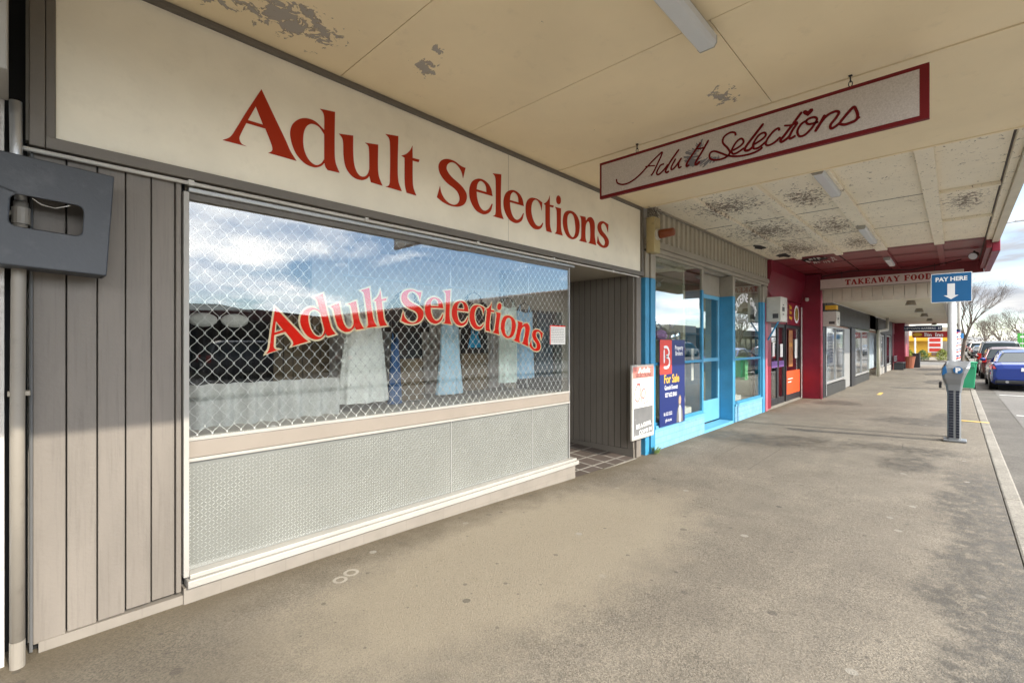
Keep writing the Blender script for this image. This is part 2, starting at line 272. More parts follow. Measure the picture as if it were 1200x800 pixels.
def footpath_mat():
    m, nt, N, L, b = nm('footpath_asphalt'); v = coords(nt)
    big = noise(nt, v, 0.55, 6, 0.6); mid = noise(nt, v, 3.0, 6, 0.65); fine = noise(nt, v, 140, 3, 0.7)
    vo = N.new('ShaderNodeTexVoronoi'); vo.voronoi_dimensions = '2D'; vo.inputs['Scale'].default_value = 150; L.new(v, vo.inputs['Vector'])
    c = mixc(nt, ramp(nt, big, 0.35, 0.65), (0.168,0.144,0.112), (0.228,0.199,0.157))
    c = mixc(nt, math_(nt, 'MULTIPLY', ramp(nt, mid, 0.4, 0.7), 0.55), c, (0.125,0.108,0.086))
    st = mixc(nt, vo.outputs['Color'], (0.55,0.53,0.5), (1.45,1.42,1.35))
    sepc = N.new('ShaderNodeSeparateColor'); L.new(vo.outputs['Color'], sepc.inputs[0])
    st = mixc(nt, sepc.outputs[0], (0.5,0.5,0.5), (1.5,1.5,1.48))
    c = mixc(nt, math_(nt, 'MULTIPLY', ramp(nt, noise(nt, v, 0.9, 3), 0.2, 0.55), 0.85), c, st, 'MULTIPLY')
    c = mixc(nt, math_(nt, 'MULTIPLY', ramp(nt, fine, 0.55, 0.75), 0.5), c, (0.34,0.31,0.26))
    sp = N.new('ShaderNodeSeparateXYZ'); L.new(v, sp.inputs[0])
    # smoother pale patch in front of the window paints its reflected sunlight
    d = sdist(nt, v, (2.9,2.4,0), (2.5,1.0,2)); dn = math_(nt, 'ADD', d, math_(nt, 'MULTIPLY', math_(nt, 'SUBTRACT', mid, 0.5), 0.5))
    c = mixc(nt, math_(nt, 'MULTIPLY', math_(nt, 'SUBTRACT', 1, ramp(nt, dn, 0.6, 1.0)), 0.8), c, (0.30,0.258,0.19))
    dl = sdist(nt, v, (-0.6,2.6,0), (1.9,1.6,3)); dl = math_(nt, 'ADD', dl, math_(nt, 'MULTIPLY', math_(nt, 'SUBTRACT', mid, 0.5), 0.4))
    c = mixc(nt, math_(nt, 'MULTIPLY', math_(nt, 'SUBTRACT', 1, ramp(nt, dl, 0.6, 0.85)), 0.45), c, (0.075,0.062,0.045))  # dark zone at left: shade beside the reflected sun, put in the colour
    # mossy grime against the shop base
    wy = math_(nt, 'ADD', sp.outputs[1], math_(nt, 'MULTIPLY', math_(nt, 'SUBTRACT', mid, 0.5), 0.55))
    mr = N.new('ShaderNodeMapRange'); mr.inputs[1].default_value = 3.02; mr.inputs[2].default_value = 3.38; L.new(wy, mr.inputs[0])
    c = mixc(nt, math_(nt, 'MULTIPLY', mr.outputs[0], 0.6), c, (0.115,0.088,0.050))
    # damp stains: along the kerb and the trickle across at the meter
    kn = noise(nt, v, 1.6, 7, 0.65)
    ky = math_(nt, 'ADD', sp.outputs[1], math_(nt, 'MULTIPLY', math_(nt, 'SUBTRACT', kn, 0.5), 1.3))
    mk = N.new('ShaderNodeMapRange'); mk.inputs[1].default_value = 0.0; mk.inputs[2].default_value = 0.16; mk.inputs[3].default_value = 1; mk.inputs[4].default_value = 0; L.new(ky, mk.inputs[0])
    mx = N.new('ShaderNodeMapRange'); mx.inputs[1].default_value = 7.5; mx.inputs[2].default_value = 9; mx.inputs[3].default_value = 1; mx.inputs[4].default_value = 0; L.new(sp.outputs[0], mx.inputs[0])
    w = math_(nt, 'MULTIPLY', mk.outputs[0], mx.outputs[0])
    for cen, r in (((9.0,2.3,0),(0.75,1.5,3)), ((9.3,0.75,0),(0.42,1.1,3)), ((8.2,0.5,0),(0.8,0.4,3)), ((12.8,0.6,0),(0.7,0.9,3)), ((15.8,2.5,0),(0.7,0.9,3)), ((14.0,0.2,0),(1.0,0.25,3))):
        q = math_(nt, 'ADD', sdist(nt, v, cen, r), math_(nt, 'MULTIPLY', math_(nt, 'SUBTRACT', kn, 0.5), 1.8))
        w = math_(nt, 'MAXIMUM', w, math_(nt, 'SUBTRACT', 1, ramp(nt, q, 0.55, 1.0)))
    w = math_(nt, 'MULTIPLY', w, ramp(nt, noise(nt, v, 9, 8, 0.75), 0.36, 0.56), True)
    pit = noise(nt, v, 75, 5, 0.75)
    c = mixc(nt, math_(nt, 'MULTIPLY', ramp(nt, pit, 0.56, 0.66), 0.6), c, (0.06,0.05,0.04))
    c = mixc(nt, math_(nt, 'MULTIPLY', w, 0.80), c, (0.055,0.048,0.037))
    # gum spots
    g = N.new('ShaderNodeTexVoronoi'); g.voronoi_dimensions = '2D'; g.inputs['Scale'].default_value = 2.1; L.new(v, g.inputs['Vector'])
    gs = math_(nt, 'LESS_THAN', math_(nt, 'ADD', g.outputs['Distance'], math_(nt, 'MULTIPLY', mid, 0.06)), 0.088)
    gc = N.new('ShaderNodeSeparateColor'); L.new(g.outputs['Color'], gc.inputs[0])
    gs = math_(nt, 'MULTIPLY', gs, math_(nt, 'MULTIPLY', math_(nt, 'GREATER_THAN', gc.outputs[1], 0.62), gc.outputs[2]))
    c = mixc(nt, math_(nt, 'MULTIPLY', gs, 0.85), c, mixc(nt, math_(nt, 'GREATER_THAN', gc.outputs[0], 0.6), (0.05,0.045,0.04), (0.30,0.28,0.24)))
    g2 = N.new('ShaderNodeTexVoronoi'); g2.voronoi_dimensions = '2D'; g2.inputs['Scale'].default_value = 5.3; L.new(v, g2.inputs['Vector'])
    g2c = N.new('ShaderNodeSeparateColor'); L.new(g2.outputs['Color'], g2c.inputs[0])
    gs2 = math_(nt, 'MULTIPLY', math_(nt, 'LESS_THAN', math_(nt, 'ADD', g2.outputs['Distance'], math_(nt, 'MULTIPLY', mid, 0.08)), math_(nt, 'MULTIPLY', g2c.outputs[0], 0.13)), math_(nt, 'GREATER_THAN', g2c.outputs[1], 0.55))
    c = mixc(nt, math_(nt, 'MULTIPLY', gs2, 0.55), c, (0.07,0.06,0.05))
    # hairline cracks
    ck = N.new('ShaderNodeTexVoronoi'); ck.feature = 'DISTANCE_TO_EDGE'; ck.inputs['Scale'].default_value = 0.42
    vd = N.new('ShaderNodeVectorMath'); vd.operation = 'ADD'; L.new(v, vd.inputs[0])
    nn = N.new('ShaderNodeTexNoise'); nn.inputs['Scale'].default_value = 3; L.new(v, nn.inputs['Vector']); vs = N.new('ShaderNodeVectorMath'); vs.operation = 'SCALE'; vs.inputs['Scale'].default_value = 0.35; L.new(nn.outputs['Color'], vs.inputs[0]); L.new(vs.outputs[0], vd.inputs[1]); L.new(vd.outputs[0], ck.inputs['Vector'])
    cr_ = math_(nt, 'LESS_THAN', ck.outputs['Distance'], 0.0035)
    c = mixc(nt, math_(nt, 'MULTIPLY', cr_, 0.0), c, (0.06,0.05,0.04))
    L.new(c, b.inputs['Base Color'])
    ro = mixc(nt, w, (0.88,)*3, (0.55,)*3); L.new(ro, b.inputs['Roughness'])
    hh = math_(nt, 'ADD', math_(nt, 'MULTIPLY', sepc.outputs[1], 0.7), fine)
    L.new(bump(nt, hh, 0.8, 0.008), b.inputs['Normal']); return m
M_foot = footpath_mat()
def rough_ground(name, a, c2, agg=60, sc=0.5):
    m, nt, N, L, b = nm(name); v = coords(nt)
    c = mixc(nt, ramp(nt, noise(nt, v, sc, 7, 0.65), 0.35, 0.65), a, c2)
    vo = N.new('ShaderNodeTexVoronoi'); vo.inputs['Scale'].default_value = agg; L.new(v, vo.inputs['Vector'])
    s_ = N.new('ShaderNodeSeparateColor'); L.new(vo.outputs['Color'], s_.inputs[0])
    c = mixc(nt, 0.6, c, mixc(nt, s_.outputs[0], (0.6,)*3, (1.4,)*3), 'MULTIPLY')
    L.new(c, b.inputs['Base Color']); b.inputs['Roughness'].default_value = 0.88
    L.new(bump(nt, s_.outputs[1], 0.5, 0.006), b.inputs['Normal']); return m
M_road = rough_ground('road_chipseal', (0.115,0.107,0.097), (0.15,0.141,0.128))
M_kerb = rough_ground('kerb_concrete', (0.17,0.155,0.13), (0.25,0.23,0.195), 90, 2)
M_gutter = rough_ground('gutter_concrete', (0.07,0.062,0.052), (0.115,0.105,0.09), 80, 1.2)
M_dirt = rough_ground('far_ground', (0.16,0.15,0.12), (0.20,0.19,0.15), 4, 0.05)
def tiles(name, c1, c2, mortar, sx, sz, axis='xz', off=0.5, msize=0.02):
    m, nt, N, L, b = nm(name); g = N.new('ShaderNodeNewGeometry'); s_ = N.new('ShaderNodeSeparateXYZ'); L.new(g.outputs['Position'], s_.inputs[0])
    cb_ = N.new('ShaderNodeCombineXYZ'); L.new(s_.outputs['XYZ'.index(axis[0].upper())], cb_.inputs[0]); L.new(s_.outputs['XYZ'.index(axis[1].upper())], cb_.inputs[1])
    br = N.new('ShaderNodeTexBrick'); br.inputs['Scale'].default_value = 1; br.inputs['Brick Width'].default_value = sx; br.inputs['Row Height'].default_value = sz
    br.inputs['Mortar Size'].default_value = msize*min(sx, sz); br.offset = off
    br.inputs['Color1'].default_value = (*c1,1); br.inputs['Color2'].default_value = (*c2,1); br.inputs['Mortar'].default_value = (*mortar,1)
    L.new(cb_.outputs[0], br.inputs['Vector'])
    n = noise(nt, coords(nt), 6, 6); c = mixc(nt, math_(nt, 'MULTIPLY', ramp(nt, n, 0.45, 0.75), 0.3), br.outputs[0], tuple(x*0.5 for x in c1))
    L.new(c, b.inputs['Base Color']); b.inputs['Roughness'].default_value = 0.55
    L.new(bump(nt, br.outputs['Fac'], -0.4, 0.004), b.inputs['Normal']); return m
M_tiles = tiles('dark_entry_tiles', (0.085,0.068,0.058), (0.115,0.092,0.08), (0.30,0.28,0.25), 0.30, 0.30, 'xy', 0.0, 0.05)
M_btiles = tiles('blue_painted_tiles', (0.17,0.36,0.50), (0.20,0.39,0.54), (0.12,0.30,0.44), 0.20, 0.10, 'xz', 0.5, 0.06)
M_ptiles = tiles('plinth_painted_brick', (0.225,0.20,0.17), (0.235,0.21,0.18), (0.212,0.188,0.16), 0.20, 0.085, 'xz', 0.5, 0.05)
M_chk = tiles('checker_panel', (0.02,0.022,0.024), (0.10,0.10,0.10), (0.16,0.16,0.16), 0.05, 0.05, 'yz', 0, 0.1)

# ------------------------------------------------------------ building helpers
ROOT = {}
def base_of(o):
    while o.parent: o = o.parent
    return Vector(ROOT.get(o.name, (0,0,0)))
def tag(o, label=None, cat=None, group=None, kind=None):
    if label: o['label'] = label
    if cat: o['category'] = cat
    if group: o['group'] = group
    if kind: o['kind'] = kind
    return o
def thing(name, label, cat, loc=(0,0,0), group=None):
    o = bpy.data.objects.new(name, None); COL.objects.link(o); o.location = loc; o.empty_display_size = 0.2
    ROOT[o.name] = tuple(loc); tag(o, label, cat, group); return o
class MB:
    def __init__(s): s.v = []; s.f = []
    def add(s, vs, fs):
        n = len(s.v); s.v += [tuple(v) for v in vs]; s.f += [tuple(n+i for i in f) for f in fs]; return s
    def box(s, x0, x1, y0, y1, z0, z1, rot=None, about=None):
        x0,x1 = sorted((x0,x1)); y0,y1 = sorted((y0,y1)); z0,z1 = sorted((z0,z1))
        vs = [Vector((x,y,z)) for z in (z0,z1) for x,y in ((x0,y0),(x1,y0),(x1,y1),(x0,y1))]
        if rot is not None:
            c = Vector(about) if about else Vector(((x0+x1)/2,(y0+y1)/2,(z0+z1)/2)); vs = [rot @ (v-c) + c for v in vs]
        return s.add(vs, [(0,3,2,1),(4,5,6,7),(0,1,5,4),(1,2,6,5),(2,3,7,6),(3,0,4,7)])
    def tube(s, pts, r, n=8, cap=True):
        pts = [Vector(p) for p in pts]; rs = r if isinstance(r, (list,tuple)) else [r]*len(pts)
        rings = []; prev = None
        for i, p in enumerate(pts):
            t = (pts[min(i+1,len(pts)-1)] - pts[max(i-1,0)]).normalized()
            if prev is None:
                a = Vector((0,0,1)) if abs(t.z) < 0.9 else Vector((1,0,0)); u = t.cross(a).normalized()
            else:
                u = (prev - t*prev.dot(t)); u = u.normalized() if u.length > 1e-6 else t.orthogonal().normalized()
            prev = u; w = t.cross(u)
            rings.append([p + (u*math.cos(2*math.pi*k/n) + w*math.sin(2*math.pi*k/n))*rs[i] for k in range(n)])
        vs = [v for rg in rings for v in rg]; fs = []
        for i in range(len(pts)-1):
            for k in range(n): fs.append((i*n+k, i*n+(k+1)%n, (i+1)*n+(k+1)%n, (i+1)*n+k))
        if cap: fs.append(tuple(range(n-1,-1,-1))); fs.append(tuple((len(pts)-1)*n+k for k in range(n)))
        return s.add(vs, fs)
    def ellipsoid(s, c, r, n=12, m=8):
        vs = []; fs = []
        for i in range(m+1):
            th = math.pi*i/m
            for k in range(n): vs.append((c[0]+r[0]*math.sin(th)*math.cos(2*math.pi*k/n), c[1]+r[1]*math.sin(th)*math.sin(2*math.pi*k/n), c[2]+r[2]*math.cos(th)))
        for i in range(m):
            for k in range(n): fs.append((i*n+k, (i+1)*n+k, (i+1)*n+(k+1)%n, i*n+(k+1)%n))
        return s.add(vs, fs)
    def loft(s, secs, cap=True, closed=True):
        n = len(secs[0]); vs = [v for q in secs for v in q]; fs = []
        for i in range(len(secs)-1):
            for k in range(n if closed else n-1): fs.append((i*n+k, (i+1)*n+k, (i+1)*n+(k+1)%n, i*n+(k+1)%n))
        if cap and closed: fs.append(tuple(range(n))); fs.append(tuple((len(secs)-1)*n+k for k in range(n-1,-1,-1)))
        return s.add(vs, fs)
    def plate(s, loops, fn, t):
        """flat outline (outer loop first, then holes) in (u,v), given thickness t; fn(u,v,w) -> world"""
        tris = tessellate_polygon([[Vector((u,v,0)) for u,v in l] for l in loops])
        flat = [p for l in loops for p in l]; n = len(flat)
        vs = [fn(u,v,0) for u,v in flat] + [fn(u,v,t) for u,v in flat]; fs = []
        for a,b_,c in tris: fs.append((a,b_,c)); fs.append((a+n,c+n,b_+n))
        o = 0
        for l in loops:
            k = len(l)
            for i in range(k): fs.append((o+i, o+(i+1)%k, n+o+(i+1)%k, n+o+i))
            o += k
        return s.add(vs, fs)
    def ribbon(s, pts, w, fn, t, sub=6):
        """pen stroke: smooth path (u,v) or (u,v,w) of given width"""
        P_ = [(p[0],p[1],(p[2] if len(p)>2 else w)) for p in pts]; out = []
        for i in range(len(P_)-1):
            p0 = P_[max(i-1,0)]; p1 = P_[i]; p2 = P_[i+1]; p3 = P_[min(i+2,len(P_)-1)]
            for k in range(sub):
                q = k/sub; out.append(tuple(0.5*((2*p1[j])+(-p0[j]+p2[j])*q+(2*p0[j]-5*p1[j]+4*p2[j]-p3[j])*q*q+(-p0[j]+3*p1[j]-3*p2[j]+p3[j])*q**3) for j in range(3)))
        out.append(P_[-1]); L_ = []; R_ = []
        for i, p in enumerate(out):
            a = out[max(i-1,0)]; b = out[min(i+1,len(out)-1)]; dx, dy = b[0]-a[0], b[1]-a[1]; d = math.hypot(dx,dy) or 1
            e = 1.0 if 0 < i < len(out)-1 else 0.55
            nx, ny = -dy/d*p[2]/2*e, dx/d*p[2]/2*e; L_.append((p[0]+nx,p[1]+ny)); R_.append((p[0]-nx,p[1]-ny))
        n = len(out); vs = [fn(u,v,0) for u,v in L_]+[fn(u,v,0) for u,v in R_]+[fn(u,v,t) for u,v in L_]+[fn(u,v,t) for u,v in R_]; fs = []
        for i in range(n-1):
            fs += [(i,i+1,n+i+1,n+i),(2*n+i,3*n+i,3*n+i+1,2*n+i+1),(i,2*n+i,2*n+i+1,i+1),(n+i,n+i+1,3*n+i+1,3*n+i)]
        fs += [(0,n,3*n,2*n),(n-1,3*n-1,4*n-1,2*n-1)]
        return s.add(vs, fs)
    def build(s, name, mat, parent=None, bevel=0, smooth=False, label=None, cat=None, group=None, kind=None, seg=2):
        vs = [Vector(v) for v in s.v]
        if parent is not None: org = base_of(parent)
        elif kind == 'structure': org = Vector((0,0,0))
        else:
            xs = [v.x for v in vs]; ys = [v.y for v in vs]; org = Vector(((min(xs)+max(xs))/2, (min(ys)+max(ys))/2, min(v.z for v in vs)))
        me = bpy.data.meshes.new(name); me.from_pydata([v-org for v in vs], [], s.f); me.update()
        bm = bmesh.new(); bm.from_mesh(me); bmesh.ops.recalc_face_normals(bm, faces=bm.faces[:]); bm.to_mesh(me); bm.free()
        if smooth:
            for p in me.polygons: p.use_smooth = True
        me.materials.append(mat)
        o = bpy.data.objects.new(name, me); COL.objects.link(o)
        if parent is not None: o.parent = parent
        else: o.location = org; ROOT[o.name] = tuple(org)
        if bevel:
            b = o.modifiers.new('bevel', 'BEVEL'); b.width = bevel; b.segments = seg; b.limit_method = 'ANGLE'; b.angle_limit = R(35)
        return tag(o, label, cat, group, kind)
def B(*a, **k): return MB().box(*a, **k)
def copy_tree(o, parent=None):
    c = o.copy(); COL.objects.link(c)
    if parent is not None: c.parent = parent
    for ch in list(o.children): copy_tree(ch, c)
    return c
def facing(y): return lambda u,v,w: Vector((u, y-w, v))          # on a wall that looks towards the street
def facingx(x): return lambda u,v,w: Vector((x-w, u, v))         # on a board that looks back along the footpath, u = world Y
def words(txt, size, fn, t, mb, sx=1.0, align='CENTER', at=(0,0), off=0.0, rot=0.0, flip=False, sp=1.0):
    """built-in sans lettering turned into solid faces; fn maps (u,v,w)"""
    cu = bpy.data.curves.new('txt', 'FONT'); cu.body = txt; cu.size = size; cu.align_x = align; cu.offset = off; cu.resolution_u = 3; cu.space_character = sp
    ob = bpy.data.objects.new('txt', cu); COL.objects.link(ob)
    dg = bpy.context.evaluated_depsgraph_get(); me = bpy.data.meshes.new_from_object(ob.evaluated_get(dg))
    bm = bmesh.new(); bm.from_mesh(me); bmesh.ops.remove_doubles(bm, verts=bm.verts[:], dist=1e-5)
    ext = bmesh.ops.extrude_face_region(bm, geom=bm.faces[:])
    for v in ext['geom']:
        if isinstance(v, bmesh.types.BMVert): v.co.z += 1.0
    bm.verts.index_update(); ca, sa = math.cos(rot), math.sin(rot); vs = []
    for v in bm.verts:
        u, w_ = v.co.x*sx, v.co.y; u, w_ = u*ca-w_*sa, u*sa+w_*ca
        if flip: u = -u
        vs.append(fn(at[0]+u, at[1]+w_, t*v.co.z))
    fs = [tuple(v.index for v in f.verts) for f in bm.faces]
    mb.add(vs, fs); bm.free(); bpy.data.objects.remove(ob); bpy.data.curves.remove(cu); bpy.data.meshes.remove(me); return mb
GL = {'A': (0.914, [[(0.234, 3.335, 'c'), (0.323, 3.167, 's'), (0.396, 3.031, 's'), (0.427, 2.968, 's'), (0.469, 2.911, 'c'), (0.278, 2.913, 'c'), (0.299, 2.93, 's'), (0.305, 2.953, 's'), (0.294, 2.991, 's'), (0.259, 3.074, 'c'), (0.14, 3.072, 'c'), (0.106, 2.986, 's'), (0.098, 2.954, 's'), (0.111, 2.925, 's'), (0.141, 2.916, 'c'), (0.0, 2.914, 'c'), (0.043, 2.948, 's'), (0.075, 3.007, 's'), (0.138, 3.142, 's')], [(0.198, 3.204, 'c'), (0.244, 3.096, 'c'), (0.15, 3.095, 'c')]]), 'd': (1.339, [[(0.216, 3.349, 'c'), (0.332, 3.367, 'c'), (0.329, 3.082, 's'), (0.336, 2.984, 's'), (0.368, 2.911, 'c'), (0.275, 2.907, 'c'), (0.258, 2.926, 's'), (0.25, 2.954, 'c'), (0.222, 2.922, 's'), (0.171, 2.9, 's'), (0.098, 2.913, 's'), (0.034, 2.973, 's'), (0.0, 3.08, 's'), (0.011, 3.155, 's'), (0.053, 3.211, 's'), (0.111, 3.242, 's'), (0.178, 3.243, 's'), (0.248, 3.201, 'c'), (0.248, 3.296, 's'), (0.239, 3.329, 's')], [(0.248, 3.169, 'c'), (0.248, 2.982, 'c'), (0.222, 2.942, 's'), (0.181, 2.92, 's'), (0.131, 2.946, 's'), (0.098, 3.012, 's'), (0.092, 3.103, 's'), (0.111, 3.175, 's'), (0.151, 3.214, 's'), (0.205, 3.212, 's')]]), 'u': (1.703, [[(0.0, 3.211, 'c'), (0.117, 3.234, 'c'), (0.118, 3.085, 's'), (0.132, 2.988, 's'), (0.168, 2.936, 's'), (0.21, 2.935, 's'), (0.242, 2.964, 's'), (0.257, 3.01, 'c'), (0.255, 3.154, 's'), (0.247, 3.195, 's'), (0.22, 3.21, 'c'), (0.337, 3.23, 'c'), (0.335, 3.043, 's'), (0.344, 2.971, 's'), (0.377, 2.902, 'c'), (0.271, 2.905, 'c'), (0.258, 2.953, 'c'), (0.234, 2.924, 's'), (0.186, 2.901, 's'), (0.117, 2.908, 's'), (0.059, 2.961, 's'), (0.038, 3.047, 's'), (0.034, 3.144, 's'), (0.026, 3.187, 's')]]), 'l': (2.108, [[(0.0, 3.34, 'c'), (0.124, 3.362, 'c'), (0.118, 3.126, 's'), (0.124, 2.98, 's'), (0.158, 2.9, 'c'), (0.0, 2.902, 'c'), (0.034, 2.924, 's'), (0.043, 2.983, 's'), (0.043, 3.272, 's'), (0.032, 3.317, 's')]]), 't': (2.262, [[(0.113, 3.325, 'c'), (0.115, 3.218, 'c'), (0.187, 3.223, 'c'), (0.178, 3.198, 'c'), (0.115, 3.194, 'c'), (0.115, 3.04, 's'), (0.122, 2.963, 's'), (0.153, 2.897, 'c'), (0.053, 2.899, 'c'), (0.037, 2.958, 's'), (0.033, 3.082, 's'), (0.033, 3.196, 'c'), (0.0, 3.204, 'c'), (0.05, 3.235, 's'), (0.089, 3.278, 's')]]), 'S': (2.641, [[(0.345, 3.295, 'c'), (0.313, 3.187, 'c'), (0.291, 3.248, 's'), (0.231, 3.298, 's'), (0.173, 3.302, 's'), (0.124, 3.268, 's'), (0.114, 3.22, 's'), (0.167, 3.168, 's'), (0.287, 3.113, 's'), (0.35, 3.06, 's'), (0.361, 3.007, 's'), (0.331, 2.944, 's'), (0.264, 2.904, 's'), (0.167, 2.89, 's'), (0.072, 2.904, 's'), (0.0, 2.934, 'c'), (0.035, 3.047, 'c'), (0.055, 2.98, 's'), (0.109, 2.926, 's'), (0.188, 2.906, 's'), (0.249, 2.934, 's'), (0.269, 2.99, 's'), (0.231, 3.049, 's'), (0.114, 3.096, 's'), (0.041, 3.152, 's'), (0.018, 3.219, 's'), (0.045, 3.279, 's'), (0.114, 3.317, 's'), (0.21, 3.322, 's'), (0.287, 3.299, 's')]]), 'e': (3.034, [[(0.317, 3.105, 'c'), (0.096, 3.101, 'c'), (0.105, 3.033, 's'), (0.141, 2.961, 's'), (0.197, 2.933, 's'), (0.259, 2.962, 's'), (0.307, 3.027, 'c'), (0.317, 3.022, 'c'), (0.291, 2.951, 's'), (0.241, 2.91, 's'), (0.173, 2.893, 's'), (0.077, 2.921, 's'), (0.011, 3.003, 's'), (0.0, 3.096, 's'), (0.03, 3.176, 's'), (0.089, 3.223, 's'), (0.165, 3.242, 's'), (0.246, 3.223, 's'), (0.296, 3.175, 's')], [(0.096, 3.124, 'c'), (0.231, 3.126, 'c'), (0.222, 3.184, 's'), (0.187, 3.215, 's'), (0.144, 3.217, 's'), (0.108, 3.178, 's')]]), 'c': (3.859, [[(0.288, 3.213, 'c'), (0.276, 3.117, 'c'), (0.25, 3.178, 's'), (0.194, 3.219, 's'), (0.132, 3.199, 's'), (0.096, 3.116, 's'), (0.111, 3.019, 's'), (0.169, 2.942, 's'), (0.238, 2.934, 's'), (0.295, 2.985, 'c'), (0.304, 2.979, 'c'), (0.276, 2.927, 's'), (0.216, 2.892, 's'), (0.123, 2.892, 's'), (0.036, 2.955, 's'), (0.0, 3.056, 's'), (0.015, 3.158, 's'), (0.078, 3.219, 's'), (0.169, 3.235, 's'), (0.241, 3.227, 's')]]), 'i': (4.374, [[(0.004, 3.213, 'c'), (0.124, 3.219, 'c'), (0.121, 3.036, 's'), (0.128, 2.963, 's'), (0.156, 2.897, 'c'), (0.0, 2.896, 'c'), (0.034, 2.925, 's'), (0.041, 2.979, 's'), (0.041, 3.149, 's'), (0.031, 3.193, 's')]]), 'dot': (4.405, [[(0.044, 3.364, 's'), (0.079, 3.35, 's'), (0.09, 3.314, 's'), (0.079, 3.278, 's'), (0.044, 3.258, 's'), (0.01, 3.271, 's'), (0.0, 3.307, 's'), (0.013, 3.344, 's')]]), 'o': (4.533, [[(0.133, 3.228, 's'), (0.244, 3.222, 's'), (0.327, 3.16, 's'), (0.35, 3.063, 's'), (0.312, 2.945, 's'), (0.207, 2.887, 's'), (0.097, 2.902, 's'), (0.025, 2.973, 's'), (0.0, 3.076, 's'), (0.036, 3.18, 's')], [(0.151, 3.198, 's'), (0.097, 3.148, 's'), (0.093, 3.039, 's'), (0.137, 2.942, 's'), (0.207, 2.914, 's'), (0.251, 2.968, 's'), (0.255, 3.068, 's'), (0.218, 3.179, 's')]]), 'n': (4.868, [[(0.015, 3.207, 'c'), (0.141, 3.218, 'c'), (0.156, 3.171, 'c'), (0.209, 3.222, 's'), (0.29, 3.236, 's'), (0.352, 3.175, 's'), (0.356, 3.008, 's'), (0.39, 2.891, 'c'), (0.209, 2.893, 'c'), (0.245, 2.931, 's'), (0.249, 3.105, 's'), (0.221, 3.169, 's'), (0.18, 3.157, 's'), (0.148, 3.099, 's'), (0.144, 2.95, 's'), (0.172, 2.892, 'c'), (0.0, 2.89, 'c'), (0.042, 2.928, 's'), (0.05, 3.115, 's'), (0.042, 3.181, 's')]]), 's': (5.275, [[(0.284, 3.221, 'c'), (0.271, 3.109, 'c'), (0.221, 3.185, 's'), (0.159, 3.213, 's'), (0.107, 3.177, 's'), (0.124, 3.115, 's'), (0.217, 3.064, 's'), (0.293, 2.999, 's'), (0.275, 2.928, 's'), (0.186, 2.886, 's'), (0.085, 2.89, 's'), (0.0, 2.922, 'c'), (0.021, 3.024, 'c'), (0.064, 2.951, 's'), (0.151, 2.914, 's'), (0.195, 2.952, 's'), (0.173, 3.004, 's'), (0.064, 3.057, 's'), (0.013, 3.124, 's'), (0.038, 3.195, 's'), (0.129, 3.238, 's'), (0.217, 3.233, 's')]])}
def sample(loop, n=6):
    out = []; k = len(loop)
    def tan(i):
        a, b = loop[(i-1)%k], loop[(i+1)%k]; v = Vector((b[0]-a[0], b[1]-a[1])); return v.normalized() if v.length else v
    for i in range(k):
        p, q = loop[i], loop[(i+1)%k]; P0, P3 = Vector(p[:2]), Vector(q[:2]); d = (P3-P0).length/3
        if p[2] == 'c' and q[2] == 'c': out.append(tuple(P0)); continue
        P1 = P0 + tan(i)*d if p[2] == 's' else P0 + (P3-P0)/3
        P2 = P3 - tan((i+1)%k)*d if q[2] == 's' else P3 - (P3-P0)/3
        for j in range(n):
            t = j/n; out.append(tuple(P0*(1-t)**3 + P1*3*t*(1-t)**2 + P2*3*t*t*(1-t) + P3*t**3))
    return out
def grow(loop, d):
    """offset a closed outline outwards by d (negative: inwards)"""
    k = len(loop); area = sum(loop[i][0]*loop[(i+1)%k][1]-loop[(i+1)%k][0]*loop[i][1] for i in range(k)); s_ = 1 if area > 0 else -1; out = []
    for i in range(k):
        a, b, c = Vector(loop[i-1]), Vector(loop[i]), Vector(loop[(i+1)%k]); e1 = (b-a).normalized(); e2 = (c-b).normalized()
        n1 = Vector((e1.y,-e1.x))*s_; n2 = Vector((e2.y,-e2.x))*s_; m = (n1+n2); m = m.normalized() if m.length > 1e-4 else n1
        f = min(1.6, 1/max(0.5, m.dot(n1))); out.append(tuple(b+m*d*f))
    return out
def serif(mb, ch, x, z, fn, t, sx=1, sz=1, rot=0, halo=0):
    _, loops = GL[ch]; ca, sa = math.cos(rot), math.sin(rot); L2 = []
    for i, l in enumerate(loops):
        l = sample(l)
        l = [((u)*sx, (v-2.9)*sz) for u, v in l]
        L2.append([(x+u*ca-v*sa, z+u*sa+v*ca) for u, v in l])
    if halo:
        for i, l in enumerate(loops):
            a = sample(l); a = [(u*sx, (v-2.9)*sz) for u, v in a]; b = grow(a, halo if i == 0 else -min(halo, 0.010)); n = len(a)
            tr = lambda p: (x+p[0]*ca-p[1]*sa, z+p[0]*sa+p[1]*ca)
            vs = [fn(*tr(p),0) for p in a]+[fn(*tr(p),0) for p in b]+[fn(*tr(p),t) for p in a]+[fn(*tr(p),t) for p in b]
            mb.add(vs, [f for k in range(n) for f in ((2*n+k,2*n+(k+1)%n,3*n+(k+1)%n,3*n+k),(n+k,n+(k+1)%n,3*n+(k+1)%n,3*n+k),(k,(k+1)%n,n+(k+1)%n,n+k))])
        return
    mb.plate(L2, fn, t)
SIGN = [('A',0.914),('d',1.339),('u',1.703),('l',2.108),('t',2.262),('S',2.641),('e',3.034),('l',3.353),('e',3.512),('c',3.859),('t',4.17),('i',4.374),('dot',4.405),('o',4.533),('n',4.868),('s',5.275)]
